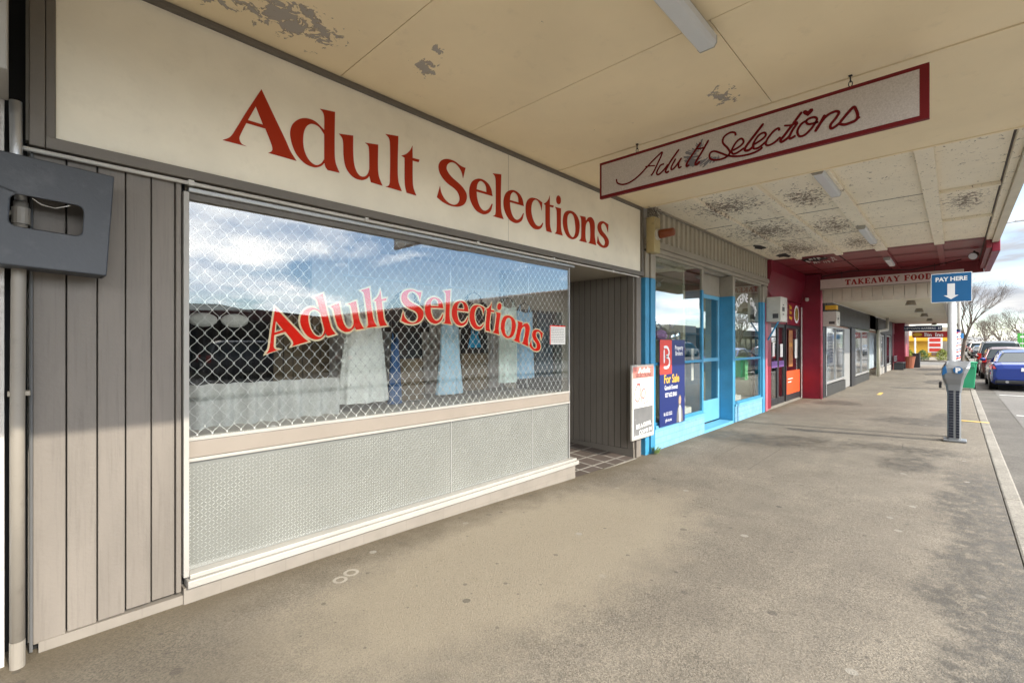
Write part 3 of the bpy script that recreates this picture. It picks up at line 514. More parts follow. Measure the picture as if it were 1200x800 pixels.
SLAB = {  # heavy wild-west capitals as (u,v,u,v,width) bars on a unit box
 'T': [(.4,.03,.4,.97,.26),(.02,.9,.78,.9,.16),(.18,.05,.62,.05,.1),(.05,.9,.05,.68,.09),(.75,.9,.75,.68,.09)],
 'A': [(.12,.05,.38,.95,.13),(.38,.95,.68,.05,.24),(.2,.33,.6,.33,.08),(0,.05,.28,.05,.1),(.5,.05,.88,.05,.1)],
 'K': [(.2,.03,.2,.97,.24),(.3,.45,.66,.93,.12),(.34,.55,.72,.07,.2),(.02,.05,.4,.05,.1),(.02,.95,.4,.95,.1),(.52,.95,.82,.95,.1),(.56,.05,.9,.05,.1)],
 'E': [(.2,.03,.2,.97,.26),(.02,.05,.7,.05,.12),(.02,.95,.7,.95,.12),(.2,.5,.52,.5,.1),(.68,.05,.68,.3,.1),(.68,.95,.68,.72,.1),(.52,.36,.52,.64,.09)],
 'W': [(.16,.95,.34,.05,.22),(.34,.05,.5,.8,.1),(.5,.95,.7,.05,.22),(.7,.05,.86,.95,.1),(0,.95,.34,.95,.1),(.38,.95,.62,.95,.1),(.74,.95,1,.95,.1)],
 'Y': [(.14,.95,.42,.45,.22),(.42,.45,.68,.95,.1),(.42,.03,.42,.5,.24),(.0,.95,.3,.95,.1),(.54,.95,.84,.95,.1),(.2,.05,.64,.05,.1)],
 'F': [(.2,.03,.2,.97,.26),(.02,.05,.42,.05,.1),(.02,.95,.7,.95,.12),(.2,.5,.52,.5,.1),(.68,.95,.68,.7,.1),(.52,.36,.52,.64,.09)],
 'D': [(.2,.03,.2,.97,.24),(.02,.05,.45,.05,.1),(.02,.95,.45,.95,.1),(.42,.95,.66,.72,.12),(.66,.75,.66,.25,.24),(.66,.28,.42,.05,.12)],
 'O': [(.16,.25,.16,.75,.26),(.66,.25,.66,.75,.26),(.16,.72,.3,.93,.16),(.3,.95,.52,.95,.1),(.52,.93,.66,.72,.16),(.16,.28,.3,.07,.16),(.3,.05,.52,.05,.1),(.52,.07,.66,.28,.16)],
 'B': [(.2,.03,.2,.97,.26),(.02,.05,.5,.05,.1),(.02,.95,.5,.95,.1),(.2,.52,.5,.52,.08),(.5,.95,.62,.82,.12),(.62,.86,.62,.62,.2),(.62,.66,.5,.52,.12),(.5,.52,.68,.38,.12),(.68,.42,.68,.16,.22),(.68,.2,.5,.05,.12)],
 'I': [(.22,.03,.22,.97,.26),(.02,.05,.42,.05,.1),(.02,.95,.42,.95,.1)] }
SW = {'T':.86,'A':.92,'K':.94,'E':.82,'W':1.08,'Y':.88,'F':.78,'O':.88,'D':.88,'B':.84,'I':.5}
def slab(mb, txt, u0, v0, h, w, fn, t, flip=False):
    u = u0; k = 0
    for ch in txt:
        if ch == ' ': u += (-1 if flip else 1)*w*0.45; continue
        for (a,b,c,d,wd) in SLAB[ch]:
            k += 1; L_ = math.hypot((c-a)*w,(d-b)*h); nx, ny = -(d-b)*h/L_*wd*w/2, (c-a)*w/L_*wd*w/2
            pl = [(a*w+nx,b*h+ny),(c*w+nx,d*h+ny),(c*w-nx,d*h-ny),(a*w-nx,b*h-ny)]
            mb.plate([[(u+(-p[0] if flip else p[0]), v0+p[1]) for p in pl]], fn, t + 0.0002*(k % 9))
        u += (-1 if flip else 1)*w*SW[ch]

# ------------------------------------------------------------ the setting
def gz(x, y):
    f = min(1, max(0, (x-1.5)/5.0)); f = f*f*(3-2*f)
    return -0.10*f*min(1, max(0, (y+0.35)/3.84))
def sheet(name, xs, ys, zf, mat):
    mb = MB(); vs = [(x,y,zf(x,y)) for x in xs for y in ys]; n = len(ys); fs = []
    for i in range(len(xs)-1):
        for j in range(n-1): fs.append((i*n+j,(i+1)*n+j,(i+1)*n+j+1,i*n+j+1))
    mb.add(vs, fs); return mb.build(name, mat, kind='structure', smooth=True)
def fr(a, b, n): return [a+(b-a)*i/n for i in range(n+1)]
sheet('ground', [-1500,-100,100,700,2500], [-1500,-60,40,1500], lambda x,y: -0.45, M_dirt)
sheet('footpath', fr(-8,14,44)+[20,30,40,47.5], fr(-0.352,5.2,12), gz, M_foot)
sheet('side_road', [47.5,58], [-1.0,40], lambda x,y: -0.105, M_road)
sheet('footpath', [58,120,300,600], [-0.352,6], lambda x,y: -0.02, M_foot)
def kerb(x0, x1):
    mb = MB(); k = 0; x = x0
    while x < x1:
        e = min(x1, x+3.0); mb.box(x+0.004, e-0.004, -0.49, -0.356, -0.3, 0.004); x = e
    return mb.build('kerb', M_kerb, kind='structure', bevel=0.018)
kerb(-8, 47.5); kerb(58, 118)
sheet('gutter', [-8,47.5], [-1.0,-0.488], lambda x,y: -0.125 if y < -0.9 else -0.135, M_gutter)
sheet('road', [-120,0,60,200,900], [-20,-10,-1.0], lambda x,y: -0.12, M_road)
B(-120,900,-20.15,-20,-0.3,0).build('kerb', M_kerb, kind='structure')
sheet('footpath', [-120,900], [-24.2,-20.15], lambda x,y: -0.01, M_foot)
B(-60,44,-10.7,-9.3,-0.3,0.03).build('median_island', M_gutter, kind='structure', bevel=0.03)
B(50,300,-10.7,-9.3,-0.3,0.03).build('median_island', M_kerb, kind='structure', bevel=0.03)
def mark(x0,x1,y0,y1,z=-0.116,m=None): B(x0,x1,y0,y1,z-0.003,z+0.001).build('road_marking', m or M_marking, kind='structure')
for x in (3.6, 9.9, 16.3, 22.4, 30.5, 36.9, 43.0): mark(x, x+0.1, -3.4, -1.05)
for x in (16.3, 22.4, 30.5): pass
for x in range(-20, 120, 9): mark(x, x+3, -6.3, -6.2)
for x in range(-18, 120, 6): mark(x, x+0.1, -19.6, -17.4)
B(13.35,13.47,-0.49,-0.02,0.0045,0.0065).build('road_marking', M_ymark, kind='structure')
B(19.0,19.9,1.75,1.85,gz(19,1.8)+0.001,gz(19,1.8)+0.004).build('road_marking', M_ymark, kind='structure')
def seam(pts, w=0.007, name='footpath_seam', m=None):
    mb = MB()
    for (xa,ya),(xb,yb_) in zip(pts, pts[1:]):
        n = max(1, int(math.hypot(xb-xa,yb_-ya)/0.25)); d = Vector((xb-xa,yb_-ya)).normalized(); nx_, ny_ = -d.y*w/2, d.x*w/2
        for k in range(n):
            x0,y0,x1,y1 = xa+(xb-xa)*k/n, ya+(yb_-ya)*k/n, xa+(xb-xa)*(k+1)/n, ya+(yb_-ya)*(k+1)/n
            mb.add([(x0+nx_,y0+ny_,gz(x0,y0)+0.003),(x1+nx_,y1+ny_,gz(x1,y1)+0.003),(x1-nx_,y1-ny_,gz(x1,y1)+0.003),(x0-nx_,y0-ny_,gz(x0,y0)+0.003)],[(0,1,2,3)])
    mb.build(name, m or M_gutter, kind='structure')
seam([(6.95,2.55),(8.25,2.60),(8.30,2.0),(6.6,1.98)])
seam([(9.4,-0.33),(9.42,0.6),(9.9,0.62),(9.88,-0.33)])
M_old = P('worn_paint_mark', (0.34,0.31,0.26), 0.8, 0.2, dirt=0.7, dirtcol=(0.22,0.19,0.15), scale=6, bmp=0)
for cx_, cy_, r_ in ((1.50,3.02,0.038),(1.60,3.06,0.042)):
    ring = [(cx_+r_*math.cos(a), cy_+r_*math.sin(a)) for a in [2*math.pi*k/18 for k in range(19)]]
    seam(ring, 0.022, 'worn_paint_ring', M_old)
def hill(name, pts, y, depth):
    mb = MB(); n = len(pts); mb.add([(x,y,-0.5) for x,z in pts]+[(x,y-depth,z) for x,z in pts]+[(x,y-depth*2.2,-0.5) for x,z in pts], [(i,i+1,n+i+1,n+i) for i in range(n-1)]+[(n+i,n+i+1,2*n+i+1,2*n+i) for i in range(n-1)])
    mb.build(name, P('hill_slopes', (0.05,0.075,0.075), 0.9, 0.3, scale=0.02, bmp=0), kind='structure', smooth=True)
hill('hills', [(x, 34+26*math.sin(x*0.0031+1)+12*math.sin(x*0.011)+5*math.sin(x*0.03)) for x in range(-900,3000,60)], -700, 220)

# ------------------------------------------------------------ adult shop
FY = 3.45
shop = thing('shop_building', 'shop with cream serif name board above a white-meshed display window and taupe boards', 'shop', (3.2,3.6,0))
w = MB(); w.box(0.03,6.52,3.52,3.72,2.66,5.0).box(0.03,0.10,3.60,9.5,-0.3,5.0).box(0.12,6.45,9.3,9.5,-0.3,5.0).box(6.36,6.52,3.60,9.5,-0.3,2.655)
B(0.05,0.72,3.502,3.6,-0.3,2.655).build('cladding_backing', M_black, shop); w.box(0.03,0.72,3.61,3.7,-0.3,2.655).box(0.14,6.34,3.74,9.28,4.8,4.99)
w.box(4.74,4.80,4.75,9.2,-0.3,4.78)
w.build('wall', M_plaster, shop)
sb = B(0.14,6.45,FY,3.50,2.668,3.60).build('sign_board', M_cream, shop)
lm = MB()
for ch, x in SIGN: serif(lm, ch, x, 2.9, facing(FY-0.0005), 0.003)
lm.build('lettering', M_red, sb, label='dark red serif letters Adult Selections painted on the cream board')
# thin vertical joint of the board
B(3.585,3.588,FY-0.0012,FY+0.01,2.67,3.60).build('board_joint', M_bbeige, sb)
f = MB(); f.box(0.041,0.098,FY-0.05,3.52,2.605,3.9).box(0.10,0.138,FY-0.025,3.52,2.668,3.9); f.box(0.10,6.47,FY-0.05,3.52,2.605,2.666); f.box(0.14,6.452,FY-0.035,3.50,3.602,3.638); f.box(6.452,6.50,FY-0.03,3.52,2.668,3.638)
f.build('sign_frame', M_brown, shop, bevel=0.004)
c = MB(); c.tube([(0.0,FY-0.03,2.585),(2.0,FY-0.03,2.58),(6.35,FY-0.03,2.585)], 0.012, 8)
for x in (0.72,1.9,3.1,4.3,5.6): c.box(x,x+0.03,FY-0.046,FY-0.012,2.57,2.60)
c.build('conduit', M_conduit, shop, smooth=False)
B(0.73,4.78,FY+0.0,3.53,2.54,2.567).build('head_flashing', M_alu, shop, bevel=0.003)
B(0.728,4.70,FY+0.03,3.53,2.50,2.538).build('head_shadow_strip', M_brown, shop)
# boards
cl = MB(); n = 5; x = 0.055
for i, wd in enumerate((0.128,0.124,0.122,0.118,0.116)):
    cl.box(x, x+wd-0.006, FY, 3.50, 0.045+0.008*i+0.004*(i%2), 2.603); x += wd
cl.box(x, 0.690, FY-0.012, 3.50, 0.08, 2.603)
cl.build('cladding', M_clad, shop, bevel=0.004)
B(0.698,0.727,FY-0.03,3.52,0.165,2.53).build('window_post', M_white, shop, bevel=0.003)
pl = MB(); pl.box(0.075,0.70,FY-0.008,3.6,-0.3,0.055); pl.box(0.70,4.76,FY-0.022,3.6,-0.3,0.098); pl.box(4.70,4.76,3.602,4.7,-0.3,0.098)
pl.build('plinth', M_ptiles, shop)
B(0.715,4.80,FY-0.055,3.60,0.10,0.145).box(0.73,4.785,FY-0.03,3.56,0.146,0.175).build('window_sill', M_white, shop, bevel=0.005)
B(0.735,4.71,3.478,3.53,0.88,0.985).build('mid_rail', M_beige, shop, bevel=0.004)
for z in (0.987,0.857): B(0.735,4.71,3.470,3.53,z,z+0.021).build('rail_bead', M_white, shop, bevel=0.003)
# patterned lower pane with its raised lozenge relief
pn = B(0.728,4.70,3.496,3.51,0.177,0.853).build('patterned_pane', M_pat, shop)
lz = MB(); s_ = 0.0215
nx, nz = int(3.96/s_), int(0.66/s_)
for i in range(nx):
    for j in range(nz):
        cx = 0.735+(i+0.5)*s_; cz = 0.182+(j+0.5)*s_; a = R(45) if (i+j) % 2 else R(-45); l, wd, h = 0.0135, 0.0029, 0.0030
        ca, sa = math.cos(a), math.sin(a)
        q = [(-l,0),(0,-wd),(l,0),(0,wd)]; pts = [(cx+u*ca-v*sa, 3.4955, cz+u*sa+v*ca) for u,v in q] + [(cx,3.4955-h,cz)]
        lz.add(pts, [(0,1,4),(1,2,4),(2,3,4),(3,0,4)])
lz.build('raised_pattern', M_ribs, pn)
for x in (2.84,4.02): B(x,x+0.008,3.4905,3.4955,0.178,0.853).build('pane_joint', M_alu, pn)
# main glass, red arched lettering inside it, mesh behind
gp = B(0.728,4.70,3.488,3.494,1.009,2.505).build('window_glass', M_glass, shop)
def arcz(x): return 1.785-0.13*(x-2.65)**2
for nmx, mt, halo, y, t in (('lettering_outline', M_gold, 0.014, 3.499, 0.001), ('lettering', M_wred, 0, 3.4975, 0.001)):
    am = MB()
    for ch, x in SIGN:
        wd = max(p[0] for p in GL[ch][1][0])
        xw = 1.196+(x-0.914)*0.636; zc = arcz(xw+wd*0.3); sl_ = math.atan(-0.26*(xw+wd*0.3-2.65))
        z0 = zc - math.sin(sl_)*wd*0.3
        if ch == 'dot':
            xb = 1.196+(4.374-0.914)*0.636; wb = 0.156; s2 = math.atan(-0.26*(xb+wb*0.3-2.65)); zb = arcz(xb+wb*0.3)-math.sin(s2)*wb*0.3; xw = xb+0.031*0.66*math.cos(s2); z0 = zb+0.031*0.66*math.sin(s2); sl_ = s2
        serif(am, ch, xw, z0, lambda u,v,w_,y=y: Vector((u,y-w_,v)), t, 0.66, 0.70, sl_*0.9, halo)
    am.build(nmx, mt, gp)
g = MB(); pitch, ph = 0.0425, 0.0505; nxg = int(3.97/pitch); z0, z1 = 1.01, 2.52
for i in range(nxg+1):
    xc = 0.735+i*pitch; pts = []; k = 0; z = z0; sgn = 1 if i % 2 else -1
    st_ = ph/5
    while z <= z1:
        ph_ = (z-z0)/ph*math.pi
        pts.append((xc+sgn*math.cos(ph_)*pitch*0.475, 3.56+0.004*sgn*math.cos(ph_*0.5), z)); z += st_
    g.tube(pts, 0.0019, 4, cap=False)
    z = z0
    if i < nxg:
        j = 0
        while z < z1:
            # the knuckles where neighbouring wires meet
            if (j % 2 == 0) == (sgn > 0): g.box(xc+pitch/2-0.0045, xc+pitch/2+0.0045, 3.554, 3.566, z-0.006, z+0.006)
            z += ph; j += 1
g.build('security_mesh', M_grille, shop)
B(0.73,4.70,3.55,3.57,2.49,2.535).build('mesh_rail', M_alu, shop)
# return window into the doorway
B(4.702,4.716,3.478,3.50,0.176,2.53).box(4.702,4.730,4.66,4.70,0.1,2.53).build('corner_post', M_alu, shop)
B(4.700,4.706,3.502,4.658,0.176,2.53).build('return_glass', M_glass, shop)
B(0.75,4.69,3.60,4.74,0.93,0.985).build('display_floor', M_inner, shop)
B(0.75,4.69,3.60,4.74,2.62,2.655).build('display_ceiling', M_inner, shop)
B(0.735,4.69,3.530,3.545,0.19,0.92).build('lower_backing', M_plaster, shop)
def pleats(name, x0, x1, y, z0, z1, mat, parent, per=0.09, amp=0.02):
    mb = MB(); n = int((x1-x0)/per*6); vs = []
    for z in (z0, z1):
        for i in range(n+1):
            x = x0+(x1-x0)*i/n; vs.append((x, y+amp*math.sin((x-x0)/per*2*math.pi)+0.006*math.sin(x*13), z))
    vs2 = [(a, b+0.004, c_) for a,b,c_ in vs]; m = n+1; fs = [(i,i+1,m+i+1,m+i) for i in range(n)] + [(2*m+i,3*m+i,3*m+i+1,2*m+i+1) for i in range(n)]
    mb.add(vs+vs2, fs); return mb.build(name, mat, parent, smooth=True)
pleats('curtain_or_shade_backdrop', 0.76, 2.15, 4.70, 0.985, 2.61, F_black, shop, label=None) if False else pleats('curtain_or_shade_backdrop', 0.76, 2.02, 4.70, 0.985, 2.61, F_black, shop)  # black backdrop at the left stands in for the interior's deep shade
pleats('curtain_or_shade_backdrop', 2.03, 4.67, 4.68, 0.985, 2.61, F_curt, shop, 0.12, 0.016)
# doorway: far side boards, ceiling, door
r = MB(); y = 3.462; k = 0
while y < 4.62:
    r.box(6.262, 6.30, y, y+0.099, 0.03, 2.598); y += 0.109; k += 1
r.build('recess_cladding', M_cladd, shop, bevel=0.005)
B(6.27,6.355,3.55,4.70,-0.3,2.60).build('recess_backing', M_black, shop)
B(6.264,6.35,3.46,4.70,-0.3,0.026).build('recess_skirting', M_cladd, shop)
B(6.305,6.37,FY-0.02,3.545,-0.3,2.60).box(6.385,6.46,FY-0.01,3.59,-0.3,2.60).build('door_jamb', M_clad, shop, bevel=0.004)
B(4.74,6.36,3.535,4.72,2.602,2.654).build('recess_ceiling', M_bbeige, shop)
MB().add([(4.765,3.44,gz(5,3.44)+0.006),(6.262,3.44,gz(6.3,3.44)+0.008),(6.262,4.72,-0.02),(4.765,4.72,-0.02)], [(0,1,2,3)]).build('entry_tiles', M_tiles, shop)
B(4.77,6.26,3.41,3.438,-0.3,-0.085).build('threshold', M_kerb, shop)
d = B(5.0,6.1,4.66,4.70,0.0,2.1).build('door', M_char, shop, bevel=0.004); B(5.12,5.98,4.652,4.66,0.2,1.95).build('door_glass', M_glass2, d); MB().tube([(5.2,4.62,0.95),(5.2,4.62,1.25)],0.012).build('handle', M_steel, d)
B(4.76,5.0,4.65,4.74,0.0,2.60).box(6.1,6.26,4.65,4.74,0.0,2.60).box(5.0,6.1,4.65,4.74,2.1,2.60).build('door_frame', M_bbeige, shop)
# canopy
cp = MB()
for x0,x1,y0,y1 in ((-0.10,1.697,-0.6,3.5),(1.703,3.007,-0.6,3.5),(3.013,4.397,-0.6,1.127),(3.013,4.397,1.133,3.5),(4.403,6.497,-0.6,3.5)):
    cp.box(x0,x1,y0,y1,3.64,3.652)
ce = cp.build('canopy_ceiling', M_ceil, shop)
B(4.405,4.44,-0.6,3.41,3.632,3.639).build('cover_strip', M_ceil, ce)
B(-0.1,6.52,-0.62,3.5,3.665,3.78).build('canopy_roof', M_roofiron, shop)
B(-0.1,6.53,-0.68,-0.605,3.55,4.0).build('canopy_fascia', M_cream, shop)
B(6.499,6.535,-0.6,3.41,3.632,3.78).build('canopy_end_board', M_ceil, shop)

# left neighbour
nb = thing('white_building', 'white painted masonry building at the left edge beside the drainpipe', 'building', (-3,3.8,0))
w = MB(); w.box(-8,-0.045,3.42,3.62,-0.3,2.88).box(-8,-0.12,3.625,9,-0.3,5).box(-8,-0.12,3.42,3.615,2.885,5)
w.build('wall', M_wwall, nb)
B(-0.85,-0.030,3.02,3.415,2.80,3.62).build('soffit_box', M_white, nb, bevel=0.006)
B(-0.115,0.036,3.58,3.60,-0.3,5).build('wall_gap', M_black, nb)
B(-8,-0.12,-0.6,3.0,3.64,3.66).build('canopy_ceiling', M_ivory, nb); B(-8,-0.12,-0.68,-0.605,3.55,4.0).build('canopy_fascia', M_white, nb); B(-8,-0.12,-0.6,3.4,3.68,3.8).build('canopy_roof', M_roofiron, nb)
ws = thing('warning_sign', 'small white warning plate with a yellow triangle low on the white wall', 'sign', (-0.15,3.41,0.48))
B(-0.30,-0.055,3.408,3.418,0.47,0.64).build('plate', M_wvin, ws, bevel=0.003); MB().plate([[(-0.11,0.50),(-0.07,0.50),(-0.09,0.535)]], facing(3.4075), 0.001).build('triangle', M_yellow, ws)
pp = thing('drainpipe', 'grey vertical drainpipe running down beside the taupe boards', 'pipe', (0.005,3.37,0))
MB().tube([(0.0,3.37,0.0),(0.0,3.37,1.2),(0.004,3.37,1.9),(0.012,3.37,2.3)], 0.027, 16).build('pipe', M_pipe, pp, smooth=True)
MB().tube([(0.012,3.37,2.3),(-0.004,3.39,2.55),(-0.006,3.39,2.80)], 0.023, 16).build('upper_pipe', M_steel, pp, smooth=True)
MB().tube([(0.0,3.37,0.0),(0.0,3.37,0.13)], 0.0285, 16).build('foot_sleeve', M_pipe, pp)
for z in (1.35,2.24): B(-0.034,0.045,3.365,3.44,z-0.012,z+0.012).build('bracket', M_bbeige, pp, bevel=0.003)
MB().tube([(0.012,3.37,2.19),(0.012,3.37,2.27)], 0.034, 16).build('coupling', M_pipe, pp)
MB().tube([(0.048,3.44,0.02),(0.048,3.44,1.9),(0.05,3.44,2.57)], 0.007, 6).build('thin_cable', M_grey, pp)
# slate grey box with a hole, hung crooked over the pipe
bx = thing('signboard_box', 'tilted slate grey box with a rounded hole over the drainpipe', 'box', (0,3.2,1.96))
def rrect(x0,x1,z0,z1,r,n=5):
    out = []
    for cx,cz,a0 in ((x1-r,z1-r,0),(x0+r,z1-r,90),(x0+r,z0+r,180),(x1-r,z0+r,270)):
        for i in range(n+1): a = R(a0+90*i/n); out.append((cx+r*math.cos(a), cz+r*math.sin(a)))
    return out
tilt = R(-2.6)
def boxfn(y0):
    def fn(u,v,w_):
        ca, sa = math.cos(tilt), math.sin(tilt); u2, v2 = u-0.15, v-2.23
        return Vector((0.15+u2*ca-v2*sa, y0+w_+(v-2.23)*0.06, 2.23+u2*sa+v2*ca))
    return fn
mb = MB(); mb.plate([[(-0.62,1.96),(0.335,1.96),(0.345,2.50),(-0.62,2.50)], rrect(-0.025,0.232,2.15,2.305,0.03)], boxfn(3.25), 0.016)
mb.plate([[(0.319,1.96),(0.335,1.96),(0.345,2.50),(0.329,2.50)]], boxfn(3.2665), 0.155)
mb.plate([[(-0.62,1.96),(0.318,1.96),(0.318,1.976),(-0.62,1.976)]], boxfn(3.2665), 0.155)
mb.plate([[(-0.62,2.484),(0.328,2.484),(0.328,2.50),(-0.62,2.50)]], boxfn(3.2665), 0.155)
mb.build('casing', M_slate, bx, bevel=0.006)
MB().tube([(0.05,3.255,2.302),(0.08,3.26,2.28),(0.13,3.262,2.272),(0.185,3.258,2.296)], 0.0018, 5).build('loose_wire', M_conduit, bx)

# fluorescent fittings under the canopies
def fitting(x0, x1, y, zt, label, w=0.125):
    t = thing('ceiling_light', label, 'light fitting', ((x0+x1)/2, y, zt), 'fluorescent battens under the canopies')
    B(x0,x1,y-w*0.36,y+w*0.36,zt-0.035,zt-0.001).build('housing', M_tubed, t, bevel=0.004)
    mb = MB(); prof = [(-w/2,zt-0.036),(-w/2,zt-0.085),(-w*0.36,zt-0.11),(w*0.36,zt-0.11),(w/2,zt-0.085),(w/2,zt-0.036)]
    mb.loft([[(x, y+a, z) for a,z in prof] for x in (x0+0.006, x1-0.006)]); mb.build('diffuser', M_tube, t, bevel=0.004)
    for x in (x0, x1-0.006): MB().loft([[(xx, y+a*1.03, z-0.002) for a,z in prof] for xx in (x, x+0.006)]).build('end_cap', M_tubed, t)
    return t
fitting(1.55, 3.13, 1.19, 3.64, 'white tube light on the cream ceiling above the hanging script sign')
fitting(6.56, 7.75, 1.20, 3.72, 'dusty tube light where the old battened ceiling begins')
fitting(10.2, 11.9, 1.21, 3.71, 'second grey tube light along the old battened cream ceiling')
fitting(14.35, 15.6, 1.20, 3.70, 'tube light fixed to the maroon canopy ceiling')

# hanging script sign
hs = thing('hanging_sign', 'red-edged silver hanging sign with red script lettering and a heart', 'hanging sign', (4.37,1.47,3.16))
X = 4.37
B(X-0.02,X+0.02,0.132,2.808,3.163,3.550).build('sign_edge', P('sign_dark_red', (0.15,0.006,0.010), 0.5, 0.1, bmp=0, spec=0.25), hs, bevel=0.002)
silver, nt, N, L, bb = nm('brushed_silver_sign'); v = coords(nt)
L.new(mixc(nt, ramp(nt, noise(nt, v, 90, 5, 0.8), 0.35, 0.65), (0.44,0.41,0.40), (0.62,0.585,0.58)), bb.inputs['Base Color']); bb.inputs['Roughness'].default_value = 0.42; bb.inputs['Metallic'].default_value = 0.35
L.new(bump(nt, noise(nt, v, 60, 4), 0.4, 0.003), bb.inputs['Normal'])
face = B(X-0.0225,X-0.0205,0.185,2.782,3.193,3.520).build('sign_face', silver, hs)
B(X+0.0205,X+0.0225,0.185,2.782,3.193,3.520).build('back_face', silver, hs)
fsw = MB(); fxw = facingx(X-0.0228); random.seed(11)
for i in range(90):
    ph = R(random.uniform(-115,75)); r0 = random.uniform(0.45,0.75); ln = random.uniform(0.25,0.5)*(0.7+0.5*math.cos(ph)); tw_ = 0.25
    pt = lambda r_, o: (1.63+0.22*r_*math.cos(ph+o), 3.352+0.122*r_*math.sin(ph+o))
    fsw.ribbon([pt(r0,-tw_), pt(r0+ln*0.5,-tw_*0.4), pt(min(1.12,r0+ln),0.0)], random.uniform(0.005,0.013), fxw, 0.0003+0.000008*i, 3)
sw = P('feather_grey', (0.17,0.17,0.195), 0.5, 0.3, bmp=0)
fsw.build('feather_motif', sw, face)
SCR = [(0.012, [(2.598, 3.33), (2.586, 3.284), (2.519, 3.253), (2.436, 3.259), (2.34, 3.301), (2.215, 3.392), (2.139, 3.443), (2.087, 3.466), (2.139, 3.365), (2.184, 3.292), (2.207, 3.269)]), (0.009, [(2.269, 3.373), (2.215, 3.368), (2.162, 3.357)]), (0.012, [(2.068, 3.349), (2.109, 3.343), (2.147, 3.282), (2.124, 3.26), (2.072, 3.292), (2.029, 3.336)]), (0.014, [(1.917, 3.45), (1.993, 3.368), (2.05, 3.286), (2.043, 3.259), (2.019, 3.267)]), (0.012, [(1.95, 3.37), (1.993, 3.306), (1.993, 3.274), (1.957, 3.29), (1.894, 3.362)]), (0.012, [(1.894, 3.362), (1.922, 3.315), (1.919, 3.273), (1.894, 3.28)]), (0.014, [(1.711, 3.454), (1.778, 3.377), (1.839, 3.3), (1.844, 3.268), (1.818, 3.274)]), (0.014, [(1.64, 3.456), (1.698, 3.368), (1.758, 3.285), (1.755, 3.258), (1.718, 3.281)]), (0.01, [(1.758, 3.405), (1.711, 3.398), (1.666, 3.401)]), (0.013, [(1.405, 3.424), (1.414, 3.452), (1.453, 3.464), (1.504, 3.442), (1.514, 3.393), (1.471, 3.33), (1.455, 3.285), (1.495, 3.254), (1.576, 3.254), (1.627, 3.283), (1.627, 3.329), (1.589, 3.338), (1.526, 3.301), (1.465, 3.262), (1.381, 3.236), (1.288, 3.229), (1.22, 3.241), (1.189, 3.26)]), (0.013, [(1.429, 3.299), (1.369, 3.32), (1.34, 3.349), (1.358, 3.383), (1.399, 3.366), (1.437, 3.308), (1.429, 3.27), (1.387, 3.271), (1.334, 3.297)]), (0.016, [(1.181, 3.459), (1.254, 3.379), (1.323, 3.3), (1.325, 3.27), (1.294, 3.267), (1.254, 3.293)]), (0.013, [(1.26, 3.301), (1.198, 3.325), (1.165, 3.352), (1.176, 3.379), (1.22, 3.368), (1.263, 3.308), (1.256, 3.267), (1.215, 3.267), (1.159, 3.302)]), (0.013, [(1.063, 3.359), (1.068, 3.382), (1.105, 3.369), (1.148, 3.323), (1.165, 3.282), (1.145, 3.262), (1.1, 3.272), (1.052, 3.306)]), (0.015, [(0.9, 3.461), (0.959, 3.388), (1.026, 3.309), (1.052, 3.28), (1.045, 3.262), (1.01, 3.275), (0.984, 3.297)]), (0.011, [(1.028, 3.39), (0.974, 3.378), (0.928, 3.39)]), (0.014, [(0.928, 3.384), (0.964, 3.337), (0.989, 3.287), (0.979, 3.27), (0.943, 3.284)]), (0.013, [(0.863, 3.38), (0.903, 3.364), (0.931, 3.316), (0.918, 3.271), (0.878, 3.27), (0.829, 3.312), (0.797, 3.364), (0.815, 3.39), (0.854, 3.389), (0.87, 3.371), (0.849, 3.345), (0.786, 3.344)]), (0.015, [(0.743, 3.386), (0.776, 3.324), (0.81, 3.272)]), (0.014, [(0.805, 3.288), (0.738, 3.368), (0.682, 3.388), (0.653, 3.375), (0.669, 3.339), (0.705, 3.296), (0.703, 3.265), (0.678, 3.27), (0.637, 3.296)]), (0.015, [(0.646, 3.293), (0.601, 3.344), (0.561, 3.381), (0.546, 3.358), (0.535, 3.311), (0.543, 3.282), (0.574, 3.27), (0.619, 3.268), (0.655, 3.288)]), (0.01, [(0.543, 3.282), (0.52, 3.295)])]
sm = MB(); fx = facingx(X-0.0240)
for i, (wd, pts) in enumerate(SCR): sm.ribbon(pts, wd*1.35, fx, 0.0015+0.00012*i, 6)
sm.plate([[(0.858,3.453),(0.872,3.466),(0.888,3.467),(0.895,3.452),(0.884,3.434),(0.858,3.412),(0.832,3.432),(0.820,3.446),(0.824,3.462),(0.842,3.466)]], fx, 0.002)
sm.build('script_lettering', P('script_red', (0.13,0.006,0.008), 0.6, 0.05, bmp=0, spec=0.1), face)
for y in (2.372, 0.583):
    h = MB(); 
    for k in range(2):
        cz = 3.575+0.035*k; pts = [(X+(0.012*math.cos(a) if k else 0), y+(0 if k else 0.012*math.cos(a)), cz+0.022*math.sin(a)) for a in [i*math.pi/5 for i in range(11)]]; h.tube(pts, 0.0035, 5)
    h.box(X-0.012,X+0.012,y-0.012,y+0.012,3.634,3.639); h.build('hook', M_black, hs)

